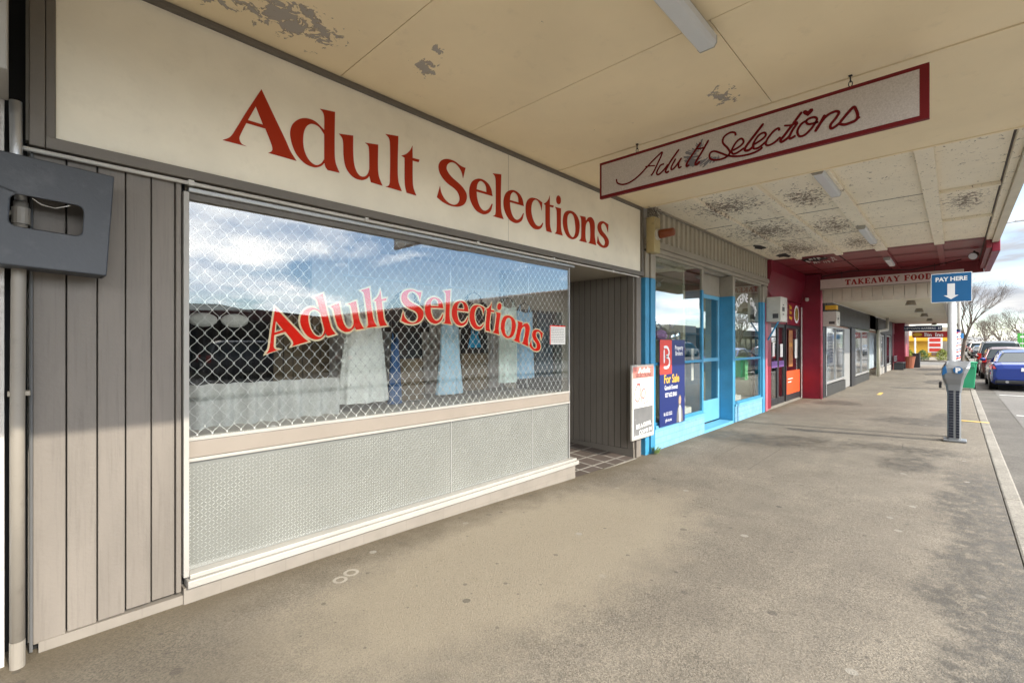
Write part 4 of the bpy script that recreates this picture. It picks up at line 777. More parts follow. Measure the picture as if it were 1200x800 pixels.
# notice on the glass
nt_ = thing('notice', 'small white printed opening hours notice taped at the right end of the meshed window', 'notice', (4.47,3.484,1.59))
B(4.33,4.63,3.484,3.4865,1.585,1.812).build('sheet', M_paper, nt_)
B(4.33,4.63,3.4825,3.4838,1.80,1.812).box(4.33,4.342,3.4825,3.4838,1.585,1.799).build('tape_edge', M_wred, nt_)
m_ = MB(); random.seed(3)
for j in range(9):
    u = 4.355
    while u < 4.60:
        l = random.uniform(0.01,0.035); m_.box(u,min(u+l,4.61),3.4832,3.4838,1.775-0.02*j,1.780-0.02*j); u += l+0.008
m_.build('printed_lines', M_ink, nt_)

# clothes in the display
def garment(label, xc, y, z0, z1, wt, wm, wb, mat, dep=0.10, folds=9, sleeves=False, second=None, hz=2.12, hem=0.0):
    t = thing('garment', label, 'garment', (xc, y, z0), 'garments hung in the display window')
    secs = []; n = 48; m = 14
    for i in range(m+1):
        q = i/m; z = z1+(z0-z1)*q; wv = wt+(wm-wt)*min(1,q*2.2) if q < 0.45 else wm+(wb-wm)*(q-0.45)/0.55
        dp = dep*(0.55+0.45*q); am = 0.02+0.10*q
        secs.append([(xc+wv/2*math.cos(a)*(1+am*0.5*math.cos(folds*a)), y+dp/2*math.sin(a)*(1+2.2*am*math.cos(folds*a+1)), z+hem*q*math.cos(a*3)+(0.0 if i else 0.035*abs(math.cos(a)))) for a in [2*math.pi*k/n for k in range(n)]])
    if second:
        s2 = secs[8:]; secs = secs[:9]
        MB().loft(s2, cap=False).build('skirt', second, t, smooth=True)
    MB().loft(secs, cap=False).build('bodice', mat, t, smooth=True)
    for sg in (-1,1): MB().tube([(xc+sg*wt*0.32,y-0.02,z1+0.02),(xc+sg*wt*0.30,y,z1+0.10),(xc+sg*wt*0.32,y+0.02,z1+0.02)], 0.008, 6).build('strap', mat, t)
    if sleeves:
        for sg in (-1,1): MB().tube([(xc+sg*wt*0.45,y,z1),(xc+sg*(wt*0.5+0.06),y,z1-0.12),(xc+sg*(wt*0.5+0.07),y,z1-0.3)], [0.035,0.05,0.045], 10, cap=False).build('sleeve', mat, t, smooth=True)
    MB().tube([(xc-wt*0.42,y,z1+0.06),(xc-wt*0.2,y,z1+0.115),(xc,y,z1+0.14),(xc+wt*0.2,y,z1+0.115),(xc+wt*0.42,y,z1+0.06)], 0.006, 6).tube([(xc,y,z1+0.14),(xc,y,z1+0.18),(xc+0.015,y,z1+0.2),(xc,y,z1+0.215),(xc-0.012,y,z1+0.205)], 0.003, 5).build('hanger', M_char, t)
    return t
GY = 4.02
garment('long cream satin gown with a wide skirt, leftmost pale gown behind the mesh', 2.23, GY, 1.05, 1.82, 0.34, 0.42, 0.50, F_cream, 0.18, 8)
garment('narrow deep blue scarf-like dress beside the cream gown', 2.60, GY+0.06, 0.995, 1.60, 0.08, 0.12, 0.16, F_denim, 0.08, 5)
garment('black lace top over a sheer brown skirt, left one of the dark pair', 2.82, GY+0.18, 1.0, 2.02, 0.34, 0.38, 0.46, F_black, 0.12, 7, True, F_brown)
garment('pale blue lace slip dress with a flared hem', 3.24, GY-0.02, 1.05, 1.78, 0.24, 0.27, 0.36, F_pblue, 0.12, 9)
garment('black long sleeved top over a brown sheer skirt, right one of the dark pair', 3.72, GY+0.12, 1.05, 2.06, 0.34, 0.42, 0.44, F_black, 0.12, 7, True, F_brown)
garment('bright blue satin bow piece hung over the right dark outfit', 3.60, GY-0.02, 1.55, 1.70, 0.10, 0.16, 0.20, F_bright, 0.06, 5)
garment('mint quilted sleeveless shift beside the powder blue one', 4.15, GY-0.02, 1.12, 2.02, 0.30, 0.31, 0.30, F_mint, 0.12, 6)
garment('powder blue quilted sleeveless shift, rightmost garment in the display', 4.50, GY+0.02, 1.15, 1.98, 0.30, 0.32, 0.36, F_blue2, 0.12, 6)
rl = thing('clothes_rail', 'thin metal clothes rail across the display window holding the garments', 'rail', (3.4,4.03,2.2))
MB().tube([(2.05,4.06,2.22),(4.66,4.06,2.22)], 0.011, 10).build('rail', M_steel, rl)
for x in (2.1,3.3,4.6): MB().tube([(x,4.06,2.22),(x,4.06,2.62)], 0.006, 6).build('hanging_rod', M_steel, rl)
pd = pleats('draped_cloth', 0.77, 1.93, 3.95, 0.985, 1.30, F_grey, None, 0.17, 0.055); tag(pd, 'pale grey draped cloth standing in the lower left of the display window', 'drape')
w1 = thing('slatted_screen', 'dark brown slatted screen standing behind the draped cloth', 'screen', (2.0,4.35,1))
for i in range(6): B(1.55+i*0.085,1.625+i*0.085,4.35,4.37,0.986,1.85).build('slat', F_brown, w1)
B(1.53,2.08,4.372,4.39,1.75,1.80).build('top_rail', F_brown, w1)
lb = thing('fabric_rosettes', 'grey oval pair of fabric rosettes hung at the upper left behind the mesh', 'rosettes', (1.05,4.2,1.7))
for x in (0.98,1.2): MB().ellipsoid((x,4.2,1.78),(0.10,0.04,0.055),12,8).build('rosette', F_grey, lb, smooth=True)
B(0.85,1.34,4.26,4.28,1.86,1.90).build('hanging_bar', M_grey, lb)

# ------------------------------------------------------------ blue shop
bs = thing('shop_building', 'sky blue shop with tall windows below a corrugated cream band', 'shop', (9.9,3.8,0))
w = MB(); w.box(6.54,13.0,3.52,3.72,3.20,5.0).box(6.54,6.60,3.62,9.5,-0.3,5.0).box(12.9,13.0,3.73,9.5,-0.3,5.0).box(6.62,12.88,9.3,9.5,-0.3,5.0).box(6.62,12.88,3.74,9.28,4.8,4.99)
w.build('wall', M_plaster, bs)
cg = MB(); x = 6.80
while x < 12.95:
    cg.loft([[(x+a, FY+b, z) for a,b in ((0,0.03),(0.02,0.0),(0.115,0.0),(0.135,0.03),(0.135,0.05),(0,0.05))] for z in (3.215,3.69)]); x += 0.19
cg.box(6.8,12.98,FY+0.051,3.515,3.21,3.72)
cg.build('corrugated_band', M_corr, bs)
B(6.56,12.98,FY-0.05,3.50,3.10,3.205).box(6.56,12.98,FY-0.03,3.50,3.03,3.095).build('window_head', M_bbeige, bs, bevel=0.005)
B(6.58,12.98,FY-0.04,3.44,3.69,3.718).build('top_strip', M_bbeige, bs, bevel=0.004)
# pilaster at the left
B(6.54,6.66,FY-0.04,3.60,2.60,3.0).box(6.68,6.80,FY-0.06,3.60,2.60,3.0).box(6.82,6.90,FY-0.02,3.60,2.60,3.0).build('upper_pilaster', M_bbeige, bs, bevel=0.006)
B(6.54,6.66,FY-0.04,3.60,-0.3,2.598).box(6.68,6.80,FY-0.06,3.60,-0.3,2.598).box(6.82,6.90,FY-0.02,3.60,-0.3,2.598).build('blue_pilaster', M_blue, bs, bevel=0.006)
B(6.905,8.90,FY-0.015,3.60,-0.3,0.235).build('blue_tile_base', M_btiles, bs)
B(10.60,12.52,FY-0.015,3.60,-0.3,0.235).build('blue_tile_base', M_btiles, bs)
for a,b in ((6.905,8.90),(10.60,12.50)): B(a,b,FY-0.03,3.56,0.238,0.29).build('window_sill', M_bluet, bs, bevel=0.004)
def win(x0,x1,z0,z1,y,split,fm,gm,parent,t=0.045,upper=None,zs=2.60):
    wf = MB()
    for a,b,c_,d_ in ((x0,x0+t,z0,min(z1,zs)),(x1-t,x1,z0,min(z1,zs))): wf.box(a,b,y-0.02,y+0.04,c_,d_)
    wf.box(x0+t+0.001,x1-t-0.001,y-0.02,y+0.04,z0,z0+t)
    if split: wf.box(x0+t+0.001,x1-t-0.001,y-0.022,y+0.03,split-t/2,split+t/2)
    o = wf.build('window_frame', fm, parent, bevel=0.004)
    if z1 > zs:
        uf = MB(); uf.box(x0,x0+t,y-0.02,y+0.04,zs+0.001,z1).box(x1-t,x1,y-0.02,y+0.04,zs+0.001,z1).box(x0+t+0.001,x1-t-0.001,y-0.02,y+0.04,z1-t,z1); uf.build('upper_frame', upper or fm, parent, bevel=0.004)
    B(x0+t,x1-t,y+0.002,y+0.008,z0+t,z1-(t if z1>zs else 0)).build('pane', gm, o)
    return o
win(6.905,8.88,0.292,3.028,3.47,1.27,M_blue,M_glass2,bs,upper=M_bbeige)
win(10.60,12.50,0.292,3.028,3.47,1.25,M_blue,M_glass2,bs,upper=M_bbeige)
# recessed door
DY = 3.72
B(8.885,8.95,3.47,3.80,-0.3,2.60).build('door_post', M_blue, bs, bevel=0.004); B(8.885,8.95,3.47,3.80,2.602,3.028).build('upper_post', M_bbeige, bs, bevel=0.004)
dr = B(8.955,9.03,DY,DY+0.045,-0.02,2.60).box(10.40,10.47,DY,DY+0.045,-0.02,2.60).box(9.031,10.399,DY,DY+0.045,-0.02,0.42).box(9.031,10.399,DY,DY+0.045,1.22,1.29).box(9.031,10.399,DY,DY+0.045,2.52,2.60).build('door', M_bluet, bs, bevel=0.004)
B(9.031,10.399,DY+0.015,DY+0.022,0.421,2.519).build('pane', M_glass2, dr); MB().tube([(9.08,DY-0.03,1.0),(9.08,DY-0.03,1.2)],0.01).build('handle', M_steel, dr)
B(8.955,10.47,DY-0.01,DY+0.05,2.60,2.66).box(8.955,10.47,DY,DY+0.05,2.661,3.028).build('door_head', M_bbeige, bs, bevel=0.004)
B(10.48,10.585,3.445,3.90,-0.3,2.60).build('pillar', M_blue, bs, bevel=0.006); B(10.48,10.585,3.445,3.90,2.602,3.03).build('upper_pillar', M_bbeige, bs, bevel=0.006)
B(8.90,10.475,3.43,3.72,-0.3,-0.045).build('door_step', M_bluet, bs, bevel=0.006)
B(12.52,12.66,FY-0.03,3.60,-0.3,2.60).box(12.68,12.78,FY-0.01,3.60,-0.3,2.60).build('blue_trim', M_blue, bs, bevel=0.005); B(12.52,12.66,FY-0.03,3.60,2.602,3.0).box(12.68,12.98,FY-0.01,3.60,2.602,3.03).build('upper_trim', M_bbeige, bs, bevel=0.005)
B(12.80,12.98,FY-0.02,3.60,-0.3,2.598).build('pink_pilaster', M_pink, bs, bevel=0.005)
# inside
i_ = MB(); i_.box(6.92,12.88,4.95,5.0,-0.1,3.2).box(6.61,6.66,3.63,4.94,-0.1,3.2).box(12.70,12.88,3.74,4.94,-0.1,3.2).box(8.60,8.66,3.72,4.94,-0.1,3.2); i_.build('interior_wall', M_innerg, bs)
B(6.92,12.7,3.61,4.94,3.04,3.1).build('interior_ceiling', M_inner, bs); B(6.67,12.69,3.92,4.94,-0.1,0.0).box(6.92,8.59,3.62,3.91,0.20,0.27).box(10.62,12.5,3.62,3.95,0.20,0.27).build('interior_floor', M_inner, bs)
am = MB(); txt = 'CATERNE GAME'
for i, ch in enumerate(txt):
    a = R(150 - 120*i/(len(txt)-1)); words(ch, 0.27, facing(3.4712), 0.001, am, sx=0.95, at=(11.42+0.72*math.cos(a), 2.02+0.52*math.sin(a)), off=0.008, rot=(a-math.pi/2)*0.75)
am.build('arched_lettering', M_wvin, bs)
ml = MB(); ml.tube([(7.1+0.5*(1+math.cos(a))*0.5, 3.60, 2.78+0.16*math.sin(a)) for a in [R(d) for d in range(170,380,15)]], 0.006, 5); tag(ml.build('loose_wire', M_conduit), 'thin loop of loose wire behind the top of the first blue shop window', 'wire')
# canopy of the blue and maroon shops
def battened(parent, x0, x1, mat, z, xs, ys, wide, panel_gap=0.036):
    p = MB(); X_ = [x0]+xs+[x1]; Y_ = [-0.44]+ys+[3.44]
    for i in range(len(X_)-1):
        for j in range(len(Y_)-1): p.box(X_[i]+panel_gap/2, X_[i+1]-panel_gap/2, Y_[j]+panel_gap/2, Y_[j+1]-panel_gap/2, z, z+0.012)
    o = p.build('canopy_ceiling', mat, parent); b = MB(); B(x0+0.01,x1-0.01,-0.43,3.43,z+0.0135,z+0.0185).build('void_shade_sheet', M_black, parent)  # black sheet paints the shade of the void behind the panel gaps
    for xs_ in X_[1:-1]: B(xs_-panel_gap/2+0.002,xs_+panel_gap/2-0.002,-0.41,3.42,z+0.001,z+0.0125).build('joint_shade_grime', M_black, o)  # black strips paint shadow as well as grime into the panel joints
    for y, wd in wide: b.box(x0+0.003, x1-0.003, y-wd/2, y+wd/2, z-0.052, z-0.002)
    b.build('batten', mat, o, bevel=0.003); return o
CH = 3.72
battened(bs, 6.54, 13.30, M_ceil2, CH, [8.85,10.95], [0.27,1.22,2.05,2.85], [(0.25,0.16),(1.20,0.20),(1.98,0.13),(2.80,0.10)])
for x in (8.85,10.95): B(x-0.03,x+0.03,-0.43,0.165,CH-0.048,CH-0.003).build('cross_batten', M_ceil2, bs)
B(6.54,13.30,-0.62,3.5,CH+0.02,CH+0.12).build('canopy_roof', M_roofiron, bs)
B(6.54,13.30,-0.52,-0.445,3.66,4.0).build('canopy_edge_beam', M_ceil2, bs, bevel=0.004)
B(6.54,13.30,-0.62,-0.524,3.60,4.05).build('canopy_fascia', M_ivory, bs)
def hole(x, y, rx, ry, seed):
    random.seed(seed); pts = [(x+rx*math.cos(a)*random.uniform(0.6,1.15), y+ry*math.sin(a)*random.uniform(0.6,1.15)) for a in [2*math.pi*k/13 for k in range(13)]]
    return pts
for (x,y,rx,ry,sd) in ((11.3,3.15,0.34,0.12,1),(12.75,3.0,0.32,0.2,2)):
    MB().plate([hole(x,y,rx,ry,sd)], lambda u,v,w_: Vector((u,v,CH-0.004+w_)), 0.003).build('hole_shade_patch', M_black, bs)  # flat black patch paints the shade inside a hole in the panel
# junction rubbish and beacon
bc = thing('beacon_light', 'amber beacon lamp on a yellowed wooden box at the top of the blue pilaster', 'beacon', (6.68,3.3,2.95))
B(6.56,6.76,3.28,3.41,2.97,3.50).build('backing_box', M_creambox, bc, bevel=0.006)
MB().tube([(6.66,3.28,3.24),(6.66,3.24,3.24)], [0.085,0.08], 18).build('mount', M_mbox, bc, smooth=False)
MB().tube([(6.66,3.239,3.24),(6.67,3.16,3.245),(6.68,3.03,3.25),(6.68,3.02,3.25)], [0.07,0.068,0.06,0.04], 18).build('lens', M_amber, bc, smooth=True)
random.seed(9); ne = MB()
for i in range(90):
    a = Vector((6.66+random.gauss(0,0.06),3.33+random.gauss(0,0.04),3.57+random.gauss(0,0.045))); ne.tube([a, a+Vector((random.gauss(0,0.05),random.gauss(0,0.04),random.gauss(0,0.04)))], 0.003, 3)
tag(ne.build('bird_nest', M_bark), 'scruffy bird nest of twigs tucked above the amber beacon', 'nest')

# boards standing at the pilaster
ob = thing('open_sign', 'weathered white Open board with a red header and chalk panel on the blue pilaster', 'sign board', (6.35,3.33,0.2))
u0,u1,z0,z1 = 6.02,6.69,0.20,1.285; oy = 3.35
B(u0,u1,oy,oy+0.03,z0,z1).build('board', M_white, ob, bevel=0.004)
B(u0+0.03,u1-0.02,oy-0.002,oy-0.0002,z0+0.03,z1-0.03).build('white_face', M_paper, ob)
B(u0+0.03,u1-0.02,oy-0.0035,oy-0.0022,1.09,z1-0.03).build('red_header', P('faded_red_header', (0.50,0.17,0.14), 0.6, 0.35, dirt=0.4, dirtcol=(0.6,0.4,0.35), bmp=0), ob)
B(u0+0.045,u1-0.04,oy-0.0035,oy-0.0022,z0+0.06,0.66).build('chalk_panel', M_chalk, ob)
h = MB(); words('Adult', 0.11, facing(oy-0.004), 0.001, h, sx=1.45, at=(6.38,1.165), off=0.002); h.build('header_lettering', M_wvin, ob)
h = MB(); words('SELECTIONS', 0.075, facing(oy-0.004), 0.001, h, sx=1.15, at=(6.36,1.105), off=0.001); h.build('header_subline', M_ink, ob)
h = MB(); fo = facing(oy-0.003)
h.ribbon([(6.26,1.0),(6.19,1.0),(6.10,0.90),(6.12,0.78),(6.20,0.76),(6.27,0.86),(6.24,0.98),(6.16,1.01)], 0.016, fo, 0.001)
h.ribbon([(6.31,0.92),(6.30,0.80),(6.27,0.68)], 0.016, fo, 0.0012); h.ribbon([(6.30,0.88),(6.37,0.93),(6.42,0.86),(6.36,0.79),(6.30,0.82)], 0.014, fo, 0.0014)
h.ribbon([(6.35,0.71),(6.43,0.72),(6.52,0.75)], 0.010, fo, 0.0016); h.build('open_lettering', M_wred, ob)
h = MB(); h.ribbon([(6.46,0.88),(6.52,0.90),(6.50,0.95),(6.46,0.90),(6.48,0.84),(6.54,0.86)], 0.009, fo, 0.0012); h.ribbon([(6.56,0.86),(6.56,0.96),(6.60,0.95),(6.62,0.87)], 0.009, fo, 0.0014); h.build('faded_lettering', M_pink, ob)
h = MB(); words('BE A DEVIL', 0.085, facing(oy-0.004), 0.001, h, sx=1.1, at=(6.37,0.37), off=0.002, rot=0.06); words('COME IN', 0.08, facing(oy-0.004), 0.001, h, sx=1.2, at=(6.42,0.28), off=0.001, rot=0.05); h.build('chalk_lettering', M_wvin, ob)
fs_ = thing('for_sale_sign', 'tall navy For Sale sign with a coral logo square at the blue shop window', 'for sale sign', (7.45,3.41,0.28))
fy = 3.40; B(6.99,7.93,fy,fy+0.008,0.262,1.655).build('board', M_navy, fs_)
B(6.99,7.42,fy-0.002,fy-0.0003,1.10,1.654).build('logo_square', M_coral, fs_)
h = MB(); fo = facing(fy-0.0022)
for pts in ([(7.14,1.50),(7.14,1.28)], [(7.13,1.535),(7.24,1.535),(7.31,1.47),(7.29,1.41),(7.20,1.385)], [(7.20,1.385),(7.31,1.35),(7.33,1.27),(7.26,1.21),(7.13,1.21)]): h.ribbon(pts, 0.042, fo, 0.001+0.0002*len(pts), 5)
h.build('logo_letter', M_wvin, fs_)
h = MB(); words('Property', 0.105, facing(fy-0.0005), 0.001, h, sx=0.85, at=(7.70,1.49), off=0.002); words('Brokers', 0.105, facing(fy-0.0005), 0.001, h, sx=0.85, at=(7.70,1.395), off=0.002)
words('Gareth Everett', 0.10, facing(fy-0.0005), 0.001, h, sx=0.80, at=(7.40,0.845), off=0.001); words('027 632 8461', 0.10, facing(fy-0.0005), 0.001, h, sx=0.80, at=(7.40,0.725), off=0.001)
words('06 323 5222', 0.075, facing(fy-0.0005), 0.001, h, sx=0.8, at=(7.28,0.43)); words('pb.co.nz', 0.075, facing(fy-0.0005), 0.001, h, sx=0.9, at=(7.30,0.33)); h.build('white_lettering', M_wvin, fs_)
h = MB(); words('For Sale', 0.19, facing(fy-0.0005), 0.001, h, sx=0.92, at=(7.42,0.955), off=0.004); h.build('yellow_lettering', M_yellow, fs_)
h = MB(); h.plate([[(7.60,0.27),(7.62,0.45),(7.68,0.56),(7.67,0.66),(7.71,0.73),(7.77,0.72),(7.79,0.65),(7.77,0.56),(7.84,0.46),(7.86,0.27)]], facing(fy-0.0004), 0.001); h.build('printed_figure', M_grey, fs_)
h = MB(); h.plate([[(7.70,0.27),(7.69,0.50),(7.73,0.56),(7.77,0.50),(7.77,0.27)]], facing(fy-0.0016), 0.001); h.build('printed_shirt', M_wvin, fs_)
h = MB(); h.plate([[(7.69,0.59),(7.70,0.68),(7.74,0.71),(7.775,0.67),(7.77,0.60),(7.73,0.57)]], facing(fy-0.0016), 0.001); h.build('printed_face', P('print_skin', (0.5,0.27,0.2), 0.5, 0.1, bmp=0), fs_)
# things inside the blue shop
random.seed(21)
for i,(x,y,z,lb_) in enumerate(((7.62,3.75,1.93,'silver foil balloon, upper left of the cluster inside the blue shop'),(7.88,3.8,1.97,'silver foil balloon beside the upper left one inside the blue shop'),(8.12,3.72,1.98,'silver foil balloon, upper right of the cluster inside the blue shop'),(8.10,3.70,1.70,'silver foil balloon just above the glazing bar inside the blue shop'),(8.42,3.75,1.73,'silver foil balloon, rightmost and low in the cluster inside the blue shop'))):
    t = thing('balloon', lb_, 'balloon', (x,y,z-0.15), 'foil balloons in the blue shop window')
    MB().ellipsoid((x,y,z),(0.10,0.05,0.12)).build('envelope', M_balloon, t, smooth=True); MB().tube([(x,y,z-0.12),(x+0.02,y+0.02,z-0.5),(x,y+0.03,0.3)],0.0015,4).build('string', M_wvin, t)
tag(MB().ellipsoid((7.85,3.80,1.74),(0.22,0.08,0.10),14,8).build('toy_cushion', M_lilac, smooth=True), 'lilac cushion toy above the For Sale sign in the window', 'cushion')
tag(MB().ellipsoid((7.35,3.85,1.72),(0.30,0.1,0.09),14,8).build('soft_toy', P('green_plush',(0.10,0.20,0.05),0.8), smooth=True), 'green plush toy behind the top of the For Sale sign', 'toy')
for (x0,x1,z,lb_) in ((8.15,8.70,0.29,'white box on the sill of the first blue shop window'),(11.0,11.5,0.29,'small white box on the sill of the far blue shop window')):
    t = thing('cardboard_box', lb_, 'box', ((x0+x1)/2,3.68,z)); B(x0,x1,3.60,3.78,z,z+0.12).build('box_body', M_paper, t, bevel=0.006); B(x0+0.02,x1-0.2,3.62,3.75,z+0.122,z+0.15).build('flap', M_paper, t)
t = thing('crumpled_bag', 'crumpled white and blue bag on the floor behind the blue shop door', 'bag', (9.5,3.95,0.0)); MB().ellipsoid((9.5,3.98,0.42),(0.38,0.14,0.10),10,6).build('bag_body', M_paper, t); B(9.3,9.75,3.88,4.05,0.53,0.72).build('blue_wrap', M_bluet, t, bevel=0.03); B(9.2,9.8,3.87,4.10,0.0,0.33).build('base_crate', M_grey, t)
tag(B(8.99,9.30,3.755,3.758,1.45,1.80).build('poster', M_paper), 'plain white paper taped inside the blue shop door glass', 'paper')
tag(B(8.70,8.80,3.60,3.603,0.9,1.5).build('poster', M_paper), 'narrow white paper strip at the right of the first blue window', 'paper')
hgn = MB(); hgn.loft([[(12.05+a*wd,3.7+b*0.05,z) for a,b in ((-1,-1),(1,-1),(1,1),(-1,1))] for z,wd in ((1.24,0.04),(1.12,0.14),(0.95,0.09),(0.72,0.13))]); tag(hgn.build('apron', P('mint_green_cloth',(0.2,0.55,0.25),0.8)), 'mint green apron hanging in the far blue shop window', 'apron')
st_ = thing('shelving', 'dark shop shelving standing inside the blue shop', 'shelving', (9.5,4.6,0))
for z in (0.5,1.0,1.5,2.0): B(9.0,10.2,4.45,4.85,z,z+0.03).build('shelf', M_innerd, st_)
for x in (9.0,10.17): B(x,x+0.03,4.45,4.85,0,2.1).build('upright', M_innerd, st_)
wd_ = MB(); random.seed(5)
for i in range(60):
    a = random.uniform(0,6.28); l = random.uniform(0.04,0.12); x,y = 6.72+random.gauss(0,0.03),3.33+random.gauss(0,0.012); z = gz(x,y)
    wd_.add([(x,y,z),(x+l*0.5*math.cos(a)-0.008,y+l*0.4*math.sin(a),z+l*0.8),(x+l*math.cos(a),y+l*0.6*math.sin(a),z+l),(x+l*0.5*math.cos(a)+0.008,y+l*0.4*math.sin(a)+0.005,z+l*0.7)],[(0,1,2,3)])
tag(wd_.build('weed', P('weed_green',(0.13,0.20,0.03),0.7,0.3,bmp=0)), 'small green weed growing at the foot of the blue pilaster', 'weed')

# meter boxes on brackets
def meterbox(x0,x1,y0,y1,z0,z1,label,brk=None):
    t = thing('meter_box', label, 'meter box', ((x0+x1)/2,(y0+y1)/2,z0), 'grey meter boxes on the pilasters')
    B(x0,x1,y0,y1,z0,z1).build('casing', M_mbox, t, bevel=0.008)
    h = z1-z0; B(x0-0.004,x0-0.0005,y0+0.05,y0+(y1-y0)*0.55,z0+0.08*h/0.6,z0+0.32*h).build('opening', M_ink, t)
    B(x0+0.15,x0+0.35,y0-0.005,y0-0.0005,z0+0.42*h,z0+0.6*h).box(x0+0.2,x0+0.3,y0-0.005,y0-0.0005,z0+0.66*h,z0+0.70*h).box(x0+0.2,x0+0.3,y0-0.005,y0-0.0005,z0+0.28*h,z0+0.32*h).build('label_plate', M_ink, t)
    if brk: MB().tube([(x0+0.05,y0+0.06,z0),(x0+0.1,y1-0.01,z0-0.45)], 0.02, 6).build('bracket', brk, t)
    return t
meterbox(12.80,13.42,3.10,3.42,2.13,2.74,'grey meter box on a blue bracket between the blue and maroon shops',M_blue)
meterbox(16.95,17.5,2.60,2.955,2.12,2.56,'pale meter box on the dark pillar beyond the maroon wall')

# ------------------------------------------------------------ maroon takeaway
ms = thing('shop_building', 'maroon takeaway shop with an orange panel and purple band on its doors', 'takeaway shop', (15,3.9,0))
MY = 3.50
w = MB(); w.box(13.02,18.0,MY+0.06,MY+0.2,2.75,5.0).box(13.02,13.08,MY+0.21,9.5,-0.3,5).box(13.1,18,9.3,9.5,-0.3,5).box(13.1,17.9,MY+0.22,9.28,4.8,4.99)
w.build('wall', M_maroon, ms)
B(16.70,17.0,2.97,4.2,-0.3,3.69).build('side_pier', M_maroon, ms, bevel=0.006)
MB().loft([[(x,3.36,3.70),(x,3.36,3.42),(x,MY-0.015,2.83),(x,MY+0.05,2.80),(x,MY+0.05,3.70)] for x in (13.03,16.69)]).build('sloping_bulkhead', M_maroon, ms)
fb = B(13.45,16.69,MY,MY+0.055,2.13,2.795).build('sign_panel', M_maroon, ms, bevel=0.003)
h = MB(); words('Fish &', 0.26, facing(MY-0.001), 0.002, h, sx=0.9, at=(14.2,2.55), off=0.008); words('Food', 0.36, facing(MY-0.001), 0.002, h, sx=0.95, at=(14.5,2.20), off=0.01)
words('Dine', 0.15, facing(MY-0.001), 0.002, h, at=(15.5,2.60), off=0.005); words('Take', 0.15, facing(MY-0.001), 0.002, h, at=(15.5,2.45), off=0.005); words('Away', 0.15, facing(MY-0.001), 0.002, h, at=(15.52,2.30), off=0.005); h.build('yellow_lettering', M_yellow, fb)
ov = [(16.22+0.29*math.cos(a), 2.47+0.27*math.sin(a)) for a in [2*math.pi*k/24 for k in range(24)]]; ov2 = [(16.22+0.2*math.cos(a), 2.47+0.2*math.sin(a)) for a in [2*math.pi*k/24 for k in range(24)]]
MB().plate([ov], facing(MY-0.001), 0.002).build('round_badge', M_wvin, fb); MB().plate([ov2], facing(MY-0.0035), 0.002).build('badge_centre', P('badge_olive',(0.30,0.20,0.03),0.5,0.4,bmp=0), fb)
B(15.02,15.08,MY-0.012,MY-0.001,2.13,2.795).build('panel_divider', M_char, fb)
def dooru(x0,x1,name='door'):
    o = B(x0,x0+0.07,MY,MY+0.05,-0.05,2.12).box(x1-0.07,x1,MY,MY+0.05,-0.05,2.12).box(x0+0.071,x1-0.071,MY,MY+0.05,-0.05,0.12).box(x0+0.071,x1-0.071,MY,MY+0.05,2.03,2.12).build(name, M_char, ms, bevel=0.003)
    B(x0+0.071,x1-0.071,MY+0.02,MY+0.026,0.121,2.029).build('pane', M_glass2, o); return o
d1 = dooru(13.5,14.18); d2 = dooru(14.19,14.85); wn_ = dooru(15.0,16.68,'shop_window')
B(13.58,14.11,MY-0.004,MY-0.001,0.95,1.12).build('purple_band', M_purple, d1); B(14.27,14.78,MY-0.004,MY-0.001,0.95,1.12).build('purple_band', M_purple, d2)
B(15.08,16.60,MY-0.004,MY-0.001,0.13,0.80).build('orange_panel', M_orange, wn_)
h = MB(); h.box(15.2,15.75,MY-0.006,MY-0.0042,0.56,0.58).box(15.2,15.6,MY-0.006,MY-0.0042,0.47,0.49); h.build('small_print', M_wvin, wn_)
for (a,b,c_,d_,lb_) in ((13.66,13.86,1.25,1.62,'white notice on the left leaf of the takeaway doors'),(14.40,14.66,1.22,1.58,'white notice on the right leaf of the takeaway doors'),(16.0,16.3,1.15,1.72,'white notice taped on the takeaway window')): tag(B(a,b,MY-0.004,MY-0.001,c_,d_).build('poster', M_paper), lb_, 'notice')
mn = thing('menu_poster', 'tall orange and dark menu poster on the takeaway window', 'poster', (15.5,MY,0.9)); B(15.3,15.75,MY-0.004,MY-0.001,0.92,1.98).build('poster_sheet', P('menu_print',(0.35,0.13,0.03),0.5,0.5,dirt=0.9,dirtcol=(0.06,0.04,0.08),scale=3,bmp=0), mn)
words_m = MB(); words('OPEN', 0.16, facing(MY-0.0045), 0.001, words_m, at=(15.52,1.5), sx=0.8); words_m.build('poster_lettering', M_yellow, mn)
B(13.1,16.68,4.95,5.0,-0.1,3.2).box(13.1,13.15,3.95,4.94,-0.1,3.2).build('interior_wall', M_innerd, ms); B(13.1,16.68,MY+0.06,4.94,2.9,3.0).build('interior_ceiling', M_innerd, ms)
B(13.0,13.42,3.47,MY+0.04,-0.3,3.3).build('maroon_pilaster', M_maroon, ms, bevel=0.005)
MB().add([(13.0,3.44,-0.095),(16.69,3.44,-0.095),(16.69,MY+0.06,-0.05),(13.0,MY+0.06,-0.05)],[(0,1,2,3)]).build('entry_step', M_kerb, ms)
cc_ = MB().tube([(16.72,2.955,0.0-0.1),(16.72,2.955,2.9),(16.72,2.955,3.3)], 0.035, 10); cc_.build('corner_pipe', M_pink, ms, smooth=True)
MB().tube([(16.66,MY-0.04,-0.08),(16.66,MY-0.04,2.7)],0.02,8).build('thin_pipe', M_conduit, ms)
battened(ms, 13.302, 16.95, M_mceil, CH, [14.55,15.9], [0.27,1.22,2.05,2.85], [(0.25,0.10),(1.20,0.16)])
